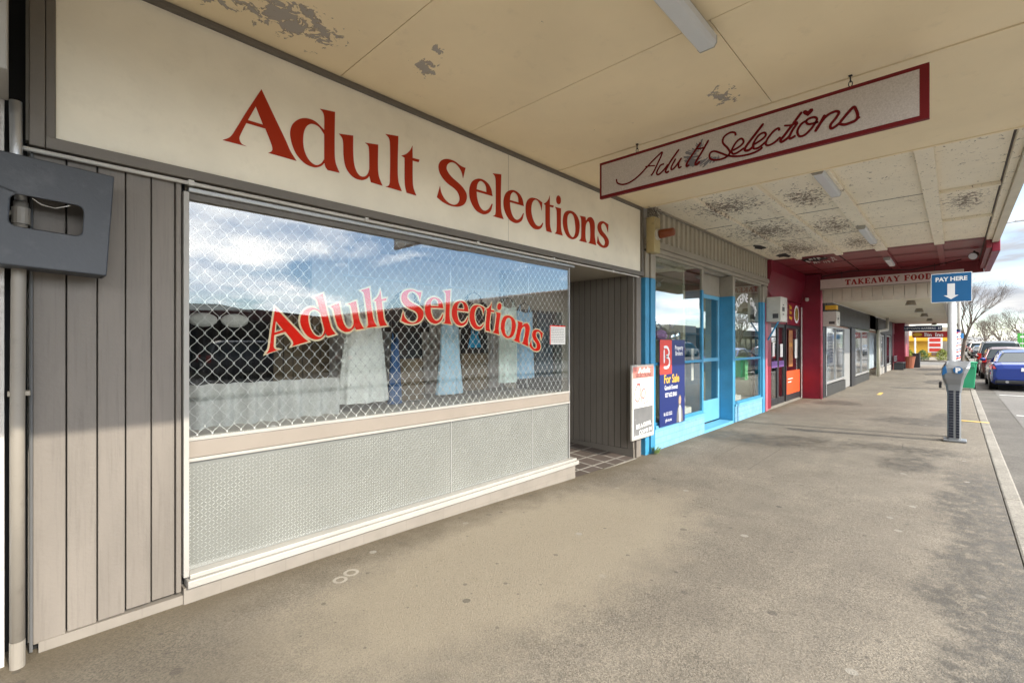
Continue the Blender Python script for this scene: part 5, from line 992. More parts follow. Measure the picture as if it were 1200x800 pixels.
for x in (13.33,14.55,15.9): B(x-0.03,x+0.03,-0.43,3.4,CH-0.03,CH-0.0225).build('cross_batten', M_mceil, ms)
B(13.302,16.95,-0.62,3.5,CH+0.02,CH+0.12).build('canopy_roof', M_roofiron, ms)
B(13.302,16.98,-0.52,-0.445,3.50,4.0).build('canopy_edge_beam', M_mceil, ms, bevel=0.004)
B(13.302,17.0,-0.64,-0.524,3.42,4.05).build('canopy_fascia', M_maroon, ms, bevel=0.01)
B(16.955,17.0,-0.52,3.44,3.42,4.0).build('canopy_end_board', M_mceil, ms)
MB().plate([hole(13.75,2.55,0.34,0.28,6)], lambda u,v,w_: Vector((u,v,CH-0.026+w_)), 0.003).build('hole_shade_patch', M_black, ms)  # another flat black patch, painting the shaded inside of a hole
random.seed(8); fl = MB()
for i in range(26):
    a = random.uniform(0,6.28); x, y = 13.75+0.36*math.cos(a), 2.5+0.3*math.sin(a)-0.05; s1 = random.uniform(0.03,0.08)
    fl.add([(x,y,CH-0.03),(x+s1,y+0.02,CH-0.04),(x+s1*0.7,y-s1*0.8,CH-0.03-random.uniform(0.02,0.08)),(x-0.01,y-s1*0.7,CH-0.05)],[(0,1,2,3)])
fl.build('torn_lining', M_paper, ms)
cw = MB(); cw.tube([(16.2,-0.1,CH-0.03),(16.4,0.4,CH-0.10),(16.5,0.9,CH-0.16),(16.5,1.5,CH-0.08),(16.4,2.2,CH-0.06),(16.5,2.9,CH-0.14)], 0.012, 5); tag(cw.build('loose_cable', M_black), 'loose black cable sagging under the maroon canopy', 'cable')
fl_ = thing('flood_lamp', 'small round floodlamp at the outer corner of the maroon canopy', 'lamp', (14.9,-0.35,3.6)); MB().tube([(14.9,-0.3,3.69),(14.9,-0.32,3.62)],0.02,8).build('bracket', M_char, fl_); MB().tube([(14.95,-0.34,3.62),(14.85,-0.30,3.58),(14.79,-0.28,3.555)],[0.05,0.075,0.085],14).build('lamp_head', M_char, fl_); MB().tube([(14.789,-0.28,3.554),(14.78,-0.277,3.55)],[0.078,0.07],14).build('lens', M_tube, fl_)
se = thing('security_camera', 'small pale security camera on the maroon pier', 'camera', (16.5,3.55,2.95)); MB().tube([(16.1,3.20,2.88),(16.55,3.30,2.93)],0.045,10).build('camera_body', M_mbox, se); B(16.5,16.69,3.27,3.33,2.90,2.98).build('mount', M_mbox, se)
# takeaway hanging board
tk = thing('takeaway_sign', 'long cream TAKEAWAY FOOD board hanging across under the maroon canopy', 'hanging sign', (16.5,1.6,3.2))
TX = 16.45
B(TX-0.03,TX+0.03,-0.15,2.92,3.21,3.475).build('board', P('faded_sign_cream',(0.66,0.58,0.52),0.6,0.08,dirt=0.3,bmp=0), tk); B(TX-0.036,TX+0.036,-0.15,2.93,3.185,3.209).build('bottom_edge', M_bbeige, tk)
h = MB(); slab(h, 'TAKEAWAY FOOD', 2.32, 3.275, 0.155, 0.168, facingx(TX-0.031), 0.002, flip=True); h.build('lettering', P('takeaway_red',(0.33,0.015,0.012),0.5,0.1,bmp=0), tk)
for y in (0.4,2.4): MB().tube([(TX,y,3.475),(TX,y,3.68)],0.006,5).build('hanger', M_char, tk)

# ------------------------------------------------------------ charcoal shops beyond
ds = thing('shop_building', 'row of low charcoal boarded shops with white-lit windows under an ivory canopy', 'shops', (26,3.1,0))
DF = 2.96
def shopcell(x0,x1,kind,gm,gi): pass
w = MB(); w.box(17.02,38.4,DF+0.1,DF+0.3,2.25,4.8).box(17.02,17.08,DF+0.31,9,-0.3,4.8).box(17.1,38.3,8.9,9,-0.3,4.8); w.build('wall', M_plaster, ds)
fb = MB(); x = 17.45
while x < 27.6:
    fb.box(x,x+0.29,DF-0.02,DF+0.09,2.22,2.93); x += 0.30
fb.build('fascia_boards', M_fasc4, ds, bevel=0.008); fb = MB()
x = 30.9
while x < 38.3:
    fb.box(x,x+0.29,DF-0.02,DF+0.09,2.10,2.93); x += 0.30
fb.build('fascia_boards', M_fasc4, ds, bevel=0.008)
def frontpane(x0,x1,z0,z1,fm,mull=()):
    o = B(x0,x0+0.06,DF,DF+0.07,z0,z1).box(x1-0.06,x1,DF,DF+0.07,z0,z1).box(x0+0.061,x1-0.061,DF,DF+0.07,z0,z0+0.07).box(x0+0.061,x1-0.061,DF,DF+0.07,z1-0.06,z1)
    for m_ in mull: o.box(m_-0.03,m_+0.03,DF+0.001,DF+0.069,z0+0.071,z1-0.061)
    o = o.build('shop_window', fm, ds, bevel=0.003); B(x0+0.061,x1-0.061,DF+0.03,DF+0.036,z0+0.071,z1-0.061).build('pane', M_glassw, o); return o
B(17.02,17.42,DF-0.01,4.0,-0.3,2.93).build('dark_pier', M_char, ds, bevel=0.005)
B(17.30,17.42,DF-0.03,DF-0.011,-0.05,2.1).build('checker_strip', tiles('checker_strip_mat',(0.02,0.02,0.02),(0.12,0.12,0.12),(0.25,0.25,0.25),0.06,0.06,'xz',0,0.15), ds)
frontpane(17.5,20.9,0.30,2.15,M_alu,(19.2,)); B(17.44,20.94,DF-0.02,DF+0.08,-0.3,0.27).build('stall_riser', M_fasc4, ds)
B(20.95,22.2,DF+0.02,DF+0.08,-0.05,2.15).build('white_door', M_alu, ds, bevel=0.004); B(22.25,23.2,DF-0.03,DF+0.09,-0.3,2.2).build('dark_pier', M_char, ds)
frontpane(23.25,27.5,0.25,2.15,M_alu,(25.3,)); B(23.25,27.5,DF-0.02,DF+0.08,-0.3,0.22).build('stall_riser', M_fasc4, ds)
B(27.65,30.8,DF+0.6,DF+0.7,-0.3,2.9).box(27.60,27.64,DF,DF+0.6,-0.3,2.9).build('recess_wall', P('sage_recess',(0.25,0.30,0.22),0.7), ds)
frontpane(31.0,33.8,0.30,2.05,M_alu,(32.6,)); frontpane(35.0,37.6,0.30,2.05,M_alu,()); B(33.85,34.95,DF-0.03,DF+0.09,-0.3,2.1).build('dark_pier', M_char, ds); B(37.65,38.35,DF-0.03,DF+0.09,-0.3,2.9).build('dark_pier', M_char, ds); B(30.95,37.6,DF-0.02,DF+0.08,-0.3,0.27).build('stall_riser', M_white, ds)
for a,b in ((17.5,27.5),(31.0,37.5)): B(a,b,DF+0.45,DF+0.5,0.2,2.2).build('window_blind', M_blind, ds)
h = MB(); fo = facing(DF+0.029)
for k in range(10): words('GIFTS HOMEWARE', 0.13, fo, 0.001, h, at=(18.35,0.95+0.1*k), sx=0.8)
h.build('window_lettering', M_navy2, ds)
B(27.5,31.0,DF+0.1,DF+0.3,2.3,4.8).build('upper_wall', M_plaster, ds)
ceil4 = MB()
for i in range(12):
    ceil4.box(17.06+i*2.25+0.005,17.06+(i+1)*2.24-0.005,0.32,2.94,2.94,2.955)
ceil4.build('canopy_ceiling', M_ivory, ds)
B(17.0,44.0,0.2,0.30,2.86,3.48).build('canopy_fascia', M_white, ds); B(17.06,44,0.31,3.0,2.97,3.05).build('canopy_roof', M_roofiron, ds)
eb = MB(); y = 0.32
while y < 3.0:
    eb.box(17.002,17.03,y,y+0.232,2.83,3.50); y += 0.24
eb.build('canopy_end_boards', M_ivory, ds, bevel=0.006)
B(17.031,17.05,0.32,3.0,2.96,3.50).build('end_backing', M_bbeige, ds)
for (x,lb_) in ((19.4,'nearest'),(24.0,'second'),(28.1,'third'),(34,'fourth'),(41.5,'farthest')):
    t = thing('downlight', lb_+' round downlight on the ivory canopy beyond the takeaway', 'downlight', (x,1.03,2.8), 'dark downlights under the ivory canopy'); MB().tube([(x,1.03,2.938),(x,1.03,2.80)],[0.10,0.14],12).build('lamp_shade', M_bbeige, t); B(x-0.06,x+0.06,0.97,1.09,2.79,2.799).build('lamp_glass', M_tube, t)
pv = MB().tube([(30.2,DF-0.1,-0.08),(30.2,DF-0.1,2.1),(30.3,DF-0.1,2.22),(31.4,DF-0.35,2.30),(31.5,DF-0.35,2.6),(31.5,DF-0.35,2.93)],0.07,10); tag(pv.build('drainpipe', M_mbox, smooth=True), 'pale cranked drainpipe between the charcoal shops', 'pipe')
tag(B(17.0,17.3,2.62,2.90,2.62,2.75).build('yellow_bracket', M_yellow), 'yellow bracket at the corner under the ivory canopy', 'bracket')
# red shop at the corner
rs = thing('shop_building', 'red corner shop past the charcoal shops', 'corner shop', (42,3.2,0))
B(38.42,44.2,3.02,8,-0.3,4.6).build('wall', M_brick, rs); B(40.5,44.3,2.45,3.0,-0.3,2.93).box(38.45,38.7,2.9,3.0,-0.3,2.93).build('red_front', M_maroon, rs)
B(38.75,40.4,2.95,3.0,0.3,2.2).build('shop_window', M_glassw, rs); B(38.75,40.4,2.97,3.01,2.21,2.9).build('fascia', M_pink, rs)
B(41.2,42.2,2.43,2.449,0.4,2.1).build('pale_panel', M_pink, rs)
bn = thing('red_hanging_sign', 'red Bin Inn board hanging beneath the far end of the canopy', 'hanging sign', (42,1.2,2.3))
BX = 41.0; B(BX-0.03,BX+0.03,0.33,2.10,1.97,2.36).build('board', M_redsign, bn)
h = MB(); fo = facingx(BX-0.031); slab(h,'B',1.50,2.05,0.24,0.20,fo,0.002,flip=True); slab(h,'I',0.98,2.05,0.24,0.20,fo,0.002,flip=True)
words('in', 0.30, fo, 0.002, h, at=(1.24,2.05), off=0.008, flip=True); words('nn', 0.30, fo, 0.002, h, at=(0.73,2.05), off=0.008, flip=True); h.build('lettering', M_wvin, bn)
MB().plate([[(1.84+0.24*math.cos(a),2.17+0.12*math.sin(a)) for a in [2*math.pi*k/20 for k in range(20)]]], fo, 0.003).build('gold_emblem', M_yellow, bn)
bb_ = thing('barber_sign', 'dark blue barbers board hanging across the footpath before the red one', 'hanging sign', (34,1.3,2.3))
B(33.97,34.03,0.52,2.10,2.27,2.55).build('board', M_navy2, bb_); h = MB(); words('UPTOWN BARBERS  37', 0.155, facingx(33.969), 0.002, h, at=(1.31,2.355), sx=0.95, flip=True); h.build('lettering', M_wvin, bb_)
bh = thing('bench', 'dark slatted bench against the far charcoal shopfront', 'bench', (38.6,2.6,0)); z = gz(38,2.6)
for k in range(4): B(37.8,39.8,2.35+0.11*k,2.44+0.11*k,z+0.42,z+0.46).build('seat_slat', M_benchm, bh)
for k in range(3): B(37.8,39.8,2.80,2.83,z+0.52+0.13*k,z+0.61+0.13*k).build('back_slat', M_benchm, bh)
for x in (37.9,39.6): B(x,x+0.08,2.36,2.83,z,z+0.419).build('leg', M_benchm, bh)
tb = thing('planter', 'terracotta tub beside the bench at the red corner shop', 'planter', (41.3,2.3,0)); MB().tube([(41.0,2.3,-0.09),(41.0,2.3,0.65),(41.0,2.3,0.72)],[0.26,0.36,0.38],14).build('tub', M_terra, tb)
lbn = thing('litter_bin', 'dark litter bin standing beside the terracotta tub', 'bin', (42.2,1.95,0)); B(42.0,42.4,1.75,2.15,-0.09,0.85).build('bin_body', M_benchm, lbn, bevel=0.03); B(41.99,42.41,1.74,2.16,0.86,0.92).build('lid', M_char, lbn, bevel=0.02)

# ------------------------------------------------------------ parking meter, signs, bins
pm = thing('parking_meter', 'silver solar parking meter with a blue P disc at the kerb', 'parking meter', (10.55,0.03,0))
mx, my = 10.58, 0.02
B(mx-0.13,mx+0.13,my-0.15,my+0.13,0.0,0.03).build('base_plate', M_meter, pm, bevel=0.006)
def octa(cx,cy,a,b,z,ch=0.3): return [(cx+a*u,cy+b*v,z) for u,v in ((-1,-1+ch),(-1+ch,-1),(1-ch,-1),(1,-1+ch),(1,1-ch),(1-ch,1),(-1+ch,1),(-1,1-ch))]
MB().loft([octa(mx,my,0.088,0.084,0.03),octa(mx,my,0.088,0.084,0.84)]).build('column', M_meter, pm, bevel=0.006)
sp_ = MB()
for sgn,(y0,y1) in enumerate(((my+0.006,my+0.066),(my-0.064,my-0.022))):
    for k in range(18): sp_.box(mx-0.094,mx-0.0885,y0,y1,0.06+0.043*k,0.06+0.043*k+0.037)
sp_.build('solar_panel', M_solar, pm)
hd = MB(); prof = [(0.80,0.09,0.09,0.0,0.0),(0.92,0.105,0.105,-0.0,0.0),(1.02,0.12,0.13,-0.02,0.01),(1.12,0.13,0.155,-0.03,0.0),(1.20,0.13,0.165,-0.02,-0.02),(1.27,0.11,0.145,0.01,-0.05)]
hd.loft([[(p[0]+0.0, p[1], p[2]+ (0.035 if (z>1.25) else 0)*(1 if p[0]>mx else -1)) for p in octa(mx+dx,my+dy,a,b_,z,0.25)] for z,a,b_,dx,dy in prof]); hd.build('head', M_meter, pm, bevel=0.008, smooth=False)
dc = [(my-0.045+0.058*math.cos(a),1.165+0.058*math.sin(a)) for a in [2*math.pi*k/24 for k in range(24)]]
dk = MB().plate([dc], facingx(mx-0.158), 0.018).build('disc', M_disc, pm)
h = MB(); words('P', 0.105, facingx(mx-0.1765), 0.002, h, at=(my-0.045,1.13), sx=1.1, off=0.006, flip=True); h.build('disc_letter', M_wvin, dk)
h = MB(); h.plate([[(my+0.08,1.12),(my+0.145,1.07),(my+0.135,1.19),(my+0.10,1.25)]], facingx(mx-0.165), 0.01); h.build('side_panel', M_disc, pm, bevel=0.003)
B(mx-0.05,mx+0.04,my+0.15,my+0.185,0.86,0.96).build('coin_slot', M_char, pm, bevel=0.005)
px_, py_ = 11.05, 0.05
M_mpole = P('pale_galvanised_pole', (0.62,0.63,0.64), 0.45, 0.05, metal=0.2, dirt=0.1)
pb = thing('pay_here_sign', 'blue PAY HERE sign with a white arrow on a white pole behind the parking meter', 'sign', (px_,py_,0))
MB().tube([(px_,py_,0.0),(px_,py_,2.75)], 0.056, 18).build('pole', M_mpole, pb, smooth=True)
th = R(2); SX = px_-0.062
B(SX-0.004,SX,-0.200,0.315,2.30,2.80).build('sign_border', M_wvin, pb)
fc = B(SX-0.0065,SX-0.0042,-0.190,0.305,2.31,2.79).build('sign_face', M_paybl, pb)
h = MB(); fo = facingx(SX-0.0068); words('PAY HERE', 0.098, fo, 0.001, h, at=(0.058,2.665), sx=0.93, off=0.0035, flip=True)
h.plate([[(0.105,2.62),(0.01,2.62),(0.01,2.42),(-0.035,2.42),(0.058,2.35),(0.15,2.42),(0.105,2.42)]], fo, 0.001); h.build('white_lettering', M_wvin, fc)
for z in (2.4,2.7): MB().tube([(px_,py_,z-0.015),(px_,py_,z+0.015)], 0.058, 18).build('clamp', M_steel, pb)
bn2 = thing('wheelie_bin', 'green plastic wheelie bin at the kerb behind the meter', 'bin', (22.7,-0.1,0))
bm_ = MB(); bm_.loft([[(22.6+sx_*a,-0.24+sy_*a2,z) for sx_,sy_ in ((-1,-1),(1,-1),(1,1),(-1,1))] for z,a,a2 in ((0.06,0.21,0.22),(0.9,0.27,0.28))]); bm_.build('bin_body', M_bin, bn2, bevel=0.02)
B(22.30,22.9,-0.54,0.06,0.905,0.96).build('lid', M_bin, bn2, bevel=0.02); B(22.28,22.33,-0.47,-0.01,0.78,0.90).build('handle_bar', M_bin, bn2, bevel=0.01)
for y in (-0.50,0.0): MB().tube([(22.82,y,0.09),(22.82,y+0.05,0.09)],0.09,14).build('wheel', M_rubber, bn2)
pbar = thing('lamp_post', 'tall white lamp post with a blue band at the kerb beyond the striped barber post', 'lamp post', (40,-0.15,0))
MB().tube([(40,-0.15,0),(40,-0.15,3),(40,-0.15,8.3)],[0.10,0.085,0.055],12).build('post', M_white, pbar, smooth=True)
MB().tube([(40,-0.15,8.2),(40,-1.2,8.55),(40,-2.6,8.7)],[0.045,0.04,0.035],8).build('lamp_arm', M_steel, pbar); B(39.88,40.12,-3.3,-2.5,8.66,8.78).build('lamp_head', M_tube, pbar, bevel=0.03)
MB().tube([(40,-0.15,1.9),(40,-0.15,2.2)],0.2,14).build('blue_band', M_paybl, pbar)
st2 = thing('striped_pole', 'red white and blue diagonally striped barber post on the kerb edge', 'barber post', (33,0.02,0))
MB().tube([(33,0.02,0.0),(33,0.02,2.15)],0.20,20).build('white_drum', M_wvin, st2, smooth=True)
for mt, ph0 in ((M_wred,0.0),(M_navy,0.35)):
    s2 = MB()
    for turn in range(7):
        pts = []
        for k in range(25):
            a = 2*math.pi*k/24; z = 0.02+turn*0.32+ph0*0.32+0.32*k/24
            pts.append((33+0.201*math.cos(a),0.02+0.201*math.sin(a),z))
        vs = [(x,y,z-0.04) for x,y,z in pts]+[(x,y,min(2.15,z+0.04)) for x,y,z in pts]
        s2.add(vs, [(i,i+1,25+i+1,25+i) for i in range(24)])
    s2.build('stripe', mt, st2, smooth=True)
# ------------------------------------------------------------ cars
def wheel(mb_t, mb_r, x, y, r, side):
    mb_t.tube([(x,y-side*0.02,r),(x,y-side*0.22,r)], r, 24); mb_r.tube([(x,y+side*0.002,r),(x,y-side*0.02,r)], [r*0.62,r*0.68], 16)
def make_car(kind, body, label, L_=4.75, W=1.86, H=1.44, plate='KWL 482'):
    t = thing('parked_car', label, 'car', (0,0,0), 'cars parked along the kerb')
    hw = W/2
    if kind == 'sedan':
        st_ = [(0.0,0.42,0.70,0.80,0.86),(0.05,0.30,0.72,0.95,0.93),(0.22,0.22,0.78,1.02,0.98),(0.75,0.20,0.82,1.03,1.0),(1.3,0.20,0.84,1.00,1.0),(2.6,0.20,0.84,0.98,1.0),(3.4,0.20,0.80,0.96,1.0),(4.1,0.22,0.74,0.88,0.98),(4.55,0.26,0.62,0.74,0.90),(4.72,0.34,0.55,0.62,0.72)]
        gh = [(0.50,1.01,1.03,0.82,0.80),(1.25,1.0,1.36,0.86,0.66),(1.9,0.98,1.44,0.87,0.66),(2.5,0.98,1.43,0.87,0.66),(3.0,0.97,1.33,0.86,0.66),(3.75,0.93,0.955,0.84,0.76)]; bz = 1.0
    elif kind == 'suv':
        st_ = [(0.0,0.5,0.8,0.95,0.90),(0.06,0.36,0.9,1.05,0.96),(0.3,0.30,0.95,1.10,1.0),(1.3,0.28,0.96,1.10,1.0),(2.8,0.28,0.96,1.08,1.0),(3.4,0.28,0.93,1.08,1.0),(4.2,0.30,0.88,1.03,0.97),(4.6,0.36,0.72,0.92,0.88),(4.7,0.45,0.6,0.7,0.76)]
        gh = [(0.12,1.09,1.12,0.88,0.84),(0.38,1.09,H-0.10,0.89,0.72),(0.7,1.09,H,0.90,0.72),(2.5,1.07,H,0.90,0.72),(2.9,1.07,H-0.06,0.89,0.70),(3.6,1.05,1.08,0.87,0.80)]; bz = 1.1
    else:
        st_ = [(0.0,0.45,0.72,0.85,0.88),(0.05,0.30,0.80,0.93,0.95),(0.25,0.22,0.84,0.97,0.99),(1.3,0.20,0.86,0.97,1.0),(2.8,0.20,0.86,0.96,1.0),(3.4,0.20,0.82,0.96,1.0),(4.1,0.22,0.76,0.88,0.97),(4.5,0.28,0.62,0.74,0.88),(4.62,0.36,0.55,0.6,0.74)]
        gh = [(0.10,0.95,0.98,0.86,0.82),(0.52,0.96,H-0.10,0.87,0.70),(0.9,0.96,H,0.88,0.68),(2.3,0.96,H-0.01,0.88,0.68),(2.85,0.95,H-0.10,0.87,0.68),(3.6,0.93,0.955,0.84,0.76)]; bz = 0.97
    k = L_/4.72; secs = []
    for x,zl,zm,zt,wf in st_:
        w_ = hw*wf; half = [(w_*0.90,zl),(w_*0.985,zl+0.08),(w_,(zl+zm)/2),(w_*0.985,zm),(w_*0.93,zt-0.03),(w_*0.72,zt),(0,zt+0.015)]
        secs.append([(x*k,y,z) for y,z in half]+[(x*k,-y,z) for y,z in reversed(half[:-1])])
    MB().loft(secs).build('body', body, t, smooth=False, bevel=0.03)
    secs = []
    for x,zb,zt,wb_,wt_ in gh:
        h_ = zt-zb; half = [(hw*wb_,zb-0.02),(hw*(wb_*0.5+wt_*0.5)+0.02*h_,zb+h_*0.55),(hw*wt_,zt-0.035*min(1,h_*3)),(hw*wt_*0.8,zt),(0,zt+0.015)]
        secs.append([(x*k,y,z) for y,z in half]+[(x*k,-y,z) for y,z in reversed(half[:-1])])
    MB().loft(secs).build('window_glass', M_cglass, t, smooth=False, bevel=0.015)
    rf = MB(); rr = gh[1:-1]
    rf.loft([[(x*k,y,z) for y,z in ((hw*wt_*1.01,zt-0.05),(hw*wt_*0.82,zt+0.012),(0,zt+0.03),(-hw*wt_*0.82,zt+0.012),(-hw*wt_*1.01,zt-0.05),(0,zt-0.02))] for x,zb,zt,wb_,wt_ in rr]); rf.build('roof', body, t, smooth=False)
    pl_ = MB()
    def gpt(i, sg, top): x,zb,zt,wb_,wt_ = gh[i]; return (x*k, sg*hw*(wt_ if top else wb_), zt-0.02 if top else zb)
    for sg in (-1,1):
        pl_.tube([gpt(0,sg,0),gpt(1,sg,1)],0.035,6); pl_.tube([gpt(-1,sg,0),gpt(-2,sg,1)],0.03,6)
        x = gh[2][0]*k+0.25; pl_.tube([(x,sg*hw*0.885,bz-0.02),(x,sg*hw*gh[2][4],gh[2][2]-0.03)],0.03,6)
    pl_.build('pillar', body, t)
    for xw in (0.92*k,3.72*k):
        for sg in (-1,1):
            tw, rw = MB(), MB(); wheel(tw, rw, xw, sg*hw*0.995, 0.33, sg); MB().tube([(xw,sg*hw*0.99,0.36),(xw,sg*hw*1.004,0.36)],0.385,24).build('wheel_arch', M_char, t); wo = tw.build('wheel', M_rubber, t); rw.build('rim', M_rim, wo)
    for sg in (-1,1):
        if kind == 'sedan': ls = MB(); ls.loft([[(x*k,sg*y,z) for x,z in ((0.015,0.79),(0.06,0.89),(0.10,0.89),(0.10,0.79))] for y in (hw*0.45,hw*0.93)]); ls.loft([[(x*k,sg*y,z) for x,z in ((0.06,0.78),(0.40,0.88),(0.40,0.80))] for y in (hw*0.93,hw*1.0)])
        else: ls = B(-0.01,0.16,sg*hw*0.80,sg*hw*0.965,0.80,1.02 if kind=='wagon' else 1.15)
        ls.build('tail_light', M_tail, t, bevel=0.012)
        B(4.50*k,4.66*k,sg*hw*0.52,sg*hw*0.80,0.58,0.70).build('headlight', M_tube, t, bevel=0.02)
        m_ = MB(); m_.ellipsoid((3.15*k,sg*(hw+0.09),bz+0.05),(0.07,0.10,0.07),10,6); m_.build('mirror', body, t, smooth=True)
        B(1.75*k,1.90*k,sg*hw*0.99,sg*hw*1.012,0.80,0.82).box(2.75*k,2.90*k,sg*hw*0.99,sg*hw*1.012,0.80,0.82).build('door_handle', M_rim, t)
    bz_ = 0.36 if kind == 'sedan' else 0.44
    B(-0.03,0.12,-hw*0.86,hw*0.86,bz_-0.10,bz_+0.03).build('rear_valance', M_char, t, bevel=0.03)
    pz = 0.72 if kind == 'sedan' else 0.62
    B(-0.022,-0.012,-0.18,0.18,pz,pz+0.125).build('number_plate', M_wvin, t)
    for sg in (-1,1): MB().tube([(-0.05,sg*hw*0.55,bz_-0.03),(0.05,sg*hw*0.55,bz_-0.03)],0.045,12).build('exhaust', M_rim, t)
    return t
def put(car, x, y, rz=0.0, label=None, group=None):
    car.location = (x,y,-0.12); car.rotation_euler = (0,0,rz)
    if label: car['label'] = label
    if group: car['group'] = group
    return car
sed = put(make_car('sedan', C_blue, 'glossy blue sedan seen from behind, nearest car parked at the kerb', 4.95, 1.90, 1.44), 24.4, -1.86)
wag = put(make_car('wagon', C_red, 'dark red hatchback parked in front of the blue sedan', 4.5, 1.80, 1.52), 31.8, -1.78)
suv = put(make_car('suv', C_blk, 'black four wheel drive parked ahead of the dark red hatchback', 4.8, 1.92, 1.82), 37.6, -1.82)
def recolour(root, old, new):
    for ch in root.children:
        if ch.type == 'MESH' and ch.data.materials[0] == old: ch.data = ch.data.copy(); ch.data.materials[0] = new
extra = [(suv,C_blk,C_dgrey,6.0,-18.9,0,'tall dark grey four wheel drive parked across the road, opposite the meshed window'),
 (sed,C_blue,C_blk,-0.5,-18.9,0,'black sedan parked across the road, opposite the left end of the shops'),
 (wag,C_red,C_dgrey,13.0,-18.9,0,'charcoal hatchback parked across the road beside the tall grey vehicle'),
 (sed,C_blue,C_silver,41,-18.8,0,'silver sedan parked across the road before the brown gable building'),
 (wag,C_red,C_white,49,-18.8,0,'white hatchback parked across the road beside the silver sedan'),
 (suv,C_blk,C_silver,58,-18.8,0,'silver four wheel drive parked across the road beyond the white hatchback'),
 (sed,C_blue,C_dgrey,74,-2.2,0,'dark sedan parked far up the kerb past the side road'),
 (suv,C_blk,C_white,86,-2.2,0,'white four wheel drive far up the kerb, behind the dark sedan'),
 (wag,C_red,C_silver,97,-2.2,0,'silver hatchback far up the kerb near the bare trees'),
 (sed,C_blue,C_white,118,-4.9,0,'white sedan driving away in the near lane far up the road'),
 (wag,C_red,C_blk,140,-7.6,0,'black hatchback driving away near the median far up the road'),
 (suv,C_blk,C_red,132,-2.4,0,'maroon four wheel drive parked at the far end of the kerb')]
for src,old,new,x,y,rz,lb_ in extra:
    c_ = copy_tree(src); recolour(c_, old, new); put(c_, x, y, rz, lb_, 'cars parked across the road' if y < -10 else 'distant cars along the street')
# ------------------------------------------------------------ bare winter trees
def bare_tree(label, x, y, h, seed, spread=0.6, levels=6, rt=0.16, z0=0.0, group='bare winter street trees'):
    rnd = random.Random(seed); t = thing('bare_tree', label, 'tree', (x,y,z0), group)
    tr, br = MB(), MB()
    def grow_(p, d, ln, r, lv, mb):
        pts = [p]; q = p; dd = d
        for k in range(3):
            dd = (dd + Vector((rnd.gauss(0,0.10),rnd.gauss(0,0.10),rnd.gauss(0.03,0.06)))).normalized(); q = q + dd*(ln/3); pts.append(q)
        mb.tube(pts, [r, r*0.88, r*0.76, r*0.64], 6 if lv < 2 else (4 if lv < 4 else 3), cap=False)
        if lv >= levels: return
        n = 3 if lv else 5
        for i in range(n + (1 if rnd.random() < 0.4 else 0)):
            a = rnd.uniform(0,6.28); up = 1.0 if lv else 1.3
            u = dd.orthogonal().normalized(); w_ = dd.cross(u); s_ = spread*rnd.uniform(0.6,1.25)
            nd = (dd*up + (u*math.cos(a)+w_*math.sin(a))*s_ + Vector((0,0,0.12))).normalized()
            f = rnd.uniform(0.45,1.0); st0 = pts[-1] if i < 2 else pts[-2].lerp(pts[-1], f)
            grow_(st0, nd, ln*rnd.uniform(0.62,0.85), r*rnd.uniform(0.42,0.58), lv+1, br)
    grow_(Vector((x,y,z0)), Vector((0,0,1)), h*0.26, rt, 0, tr)
    tr.build('trunk', M_bark, t); br.build('crown', M_bark, t)
    return t
bare_tree('large bare tree with upswept limbs rising behind the PAY HERE pole', 52, -0.3, 7.8, 5, 0.50, 6, 0.16)
bare_tree('bare median tree opposite the blue shop windows', 53, -9.9, 6.4, 7, 0.75, 5, 0.18)
for i,(x,y,h,sd,lb_) in enumerate(((112,-5.6,9.5,12,'broad bare tree, largest of the distant trees above the parked cars'),(98,-7.4,9.0,13,'bare tree in front of the distant green banner'),(126,-4.0,8.5,15,'bushy bare tree left of the large distant one'),(150,-5.0,9.0,18,'bare tree behind the bushy one, farthest up the street'),(84,-10.4,8.5,21,'bare median tree near the right edge'),(160,-9.5,9.0,24,'bare tree in the far median beyond the green banner'))):
    bare_tree(lb_, x, y, h*0.85, sd, 0.62, 6, 0.15)
for (x,y,lb_) in ((75,-12.0,'tall street lamp on the median with its arm over the road'),):
    t = thing('street_lamp', lb_, 'street lamp', (x,-9.9,0)); MB().tube([(x,-9.9,0),(x,-9.9,9)],[0.10,0.06],10).build('post', M_steel, t); MB().tube([(x,-9.9,8.9),(x,-8.6,9.2),(x,-6.2,9.25)],0.04,6).build('lamp_arm', M_steel, t); B(x-0.15,x+0.15,-6.9,-5.8,9.18,9.32).build('lamp_head', M_tube, t)
gs_ = thing('green_banner', 'tall green banner sign on a post at the right edge above the blue sedan', 'banner', (90,-6.3,0)); MB().tube([(90,-6.3,-0.1),(90,-6.3,4.0)],0.06,8).build('post', M_steel, gs_); B(89.95,90.05,-6.95,-5.85,0.9,2.9).build('banner', P('banner_green',(0.07,0.40,0.06),0.5,0.05,bmp=0), gs_); B(89.94,89.948,-6.7,-6.1,2.3,2.55).box(89.94,89.948,-6.7,-6.1,1.5,1.65).build('banner_mark', M_wvin, gs_)
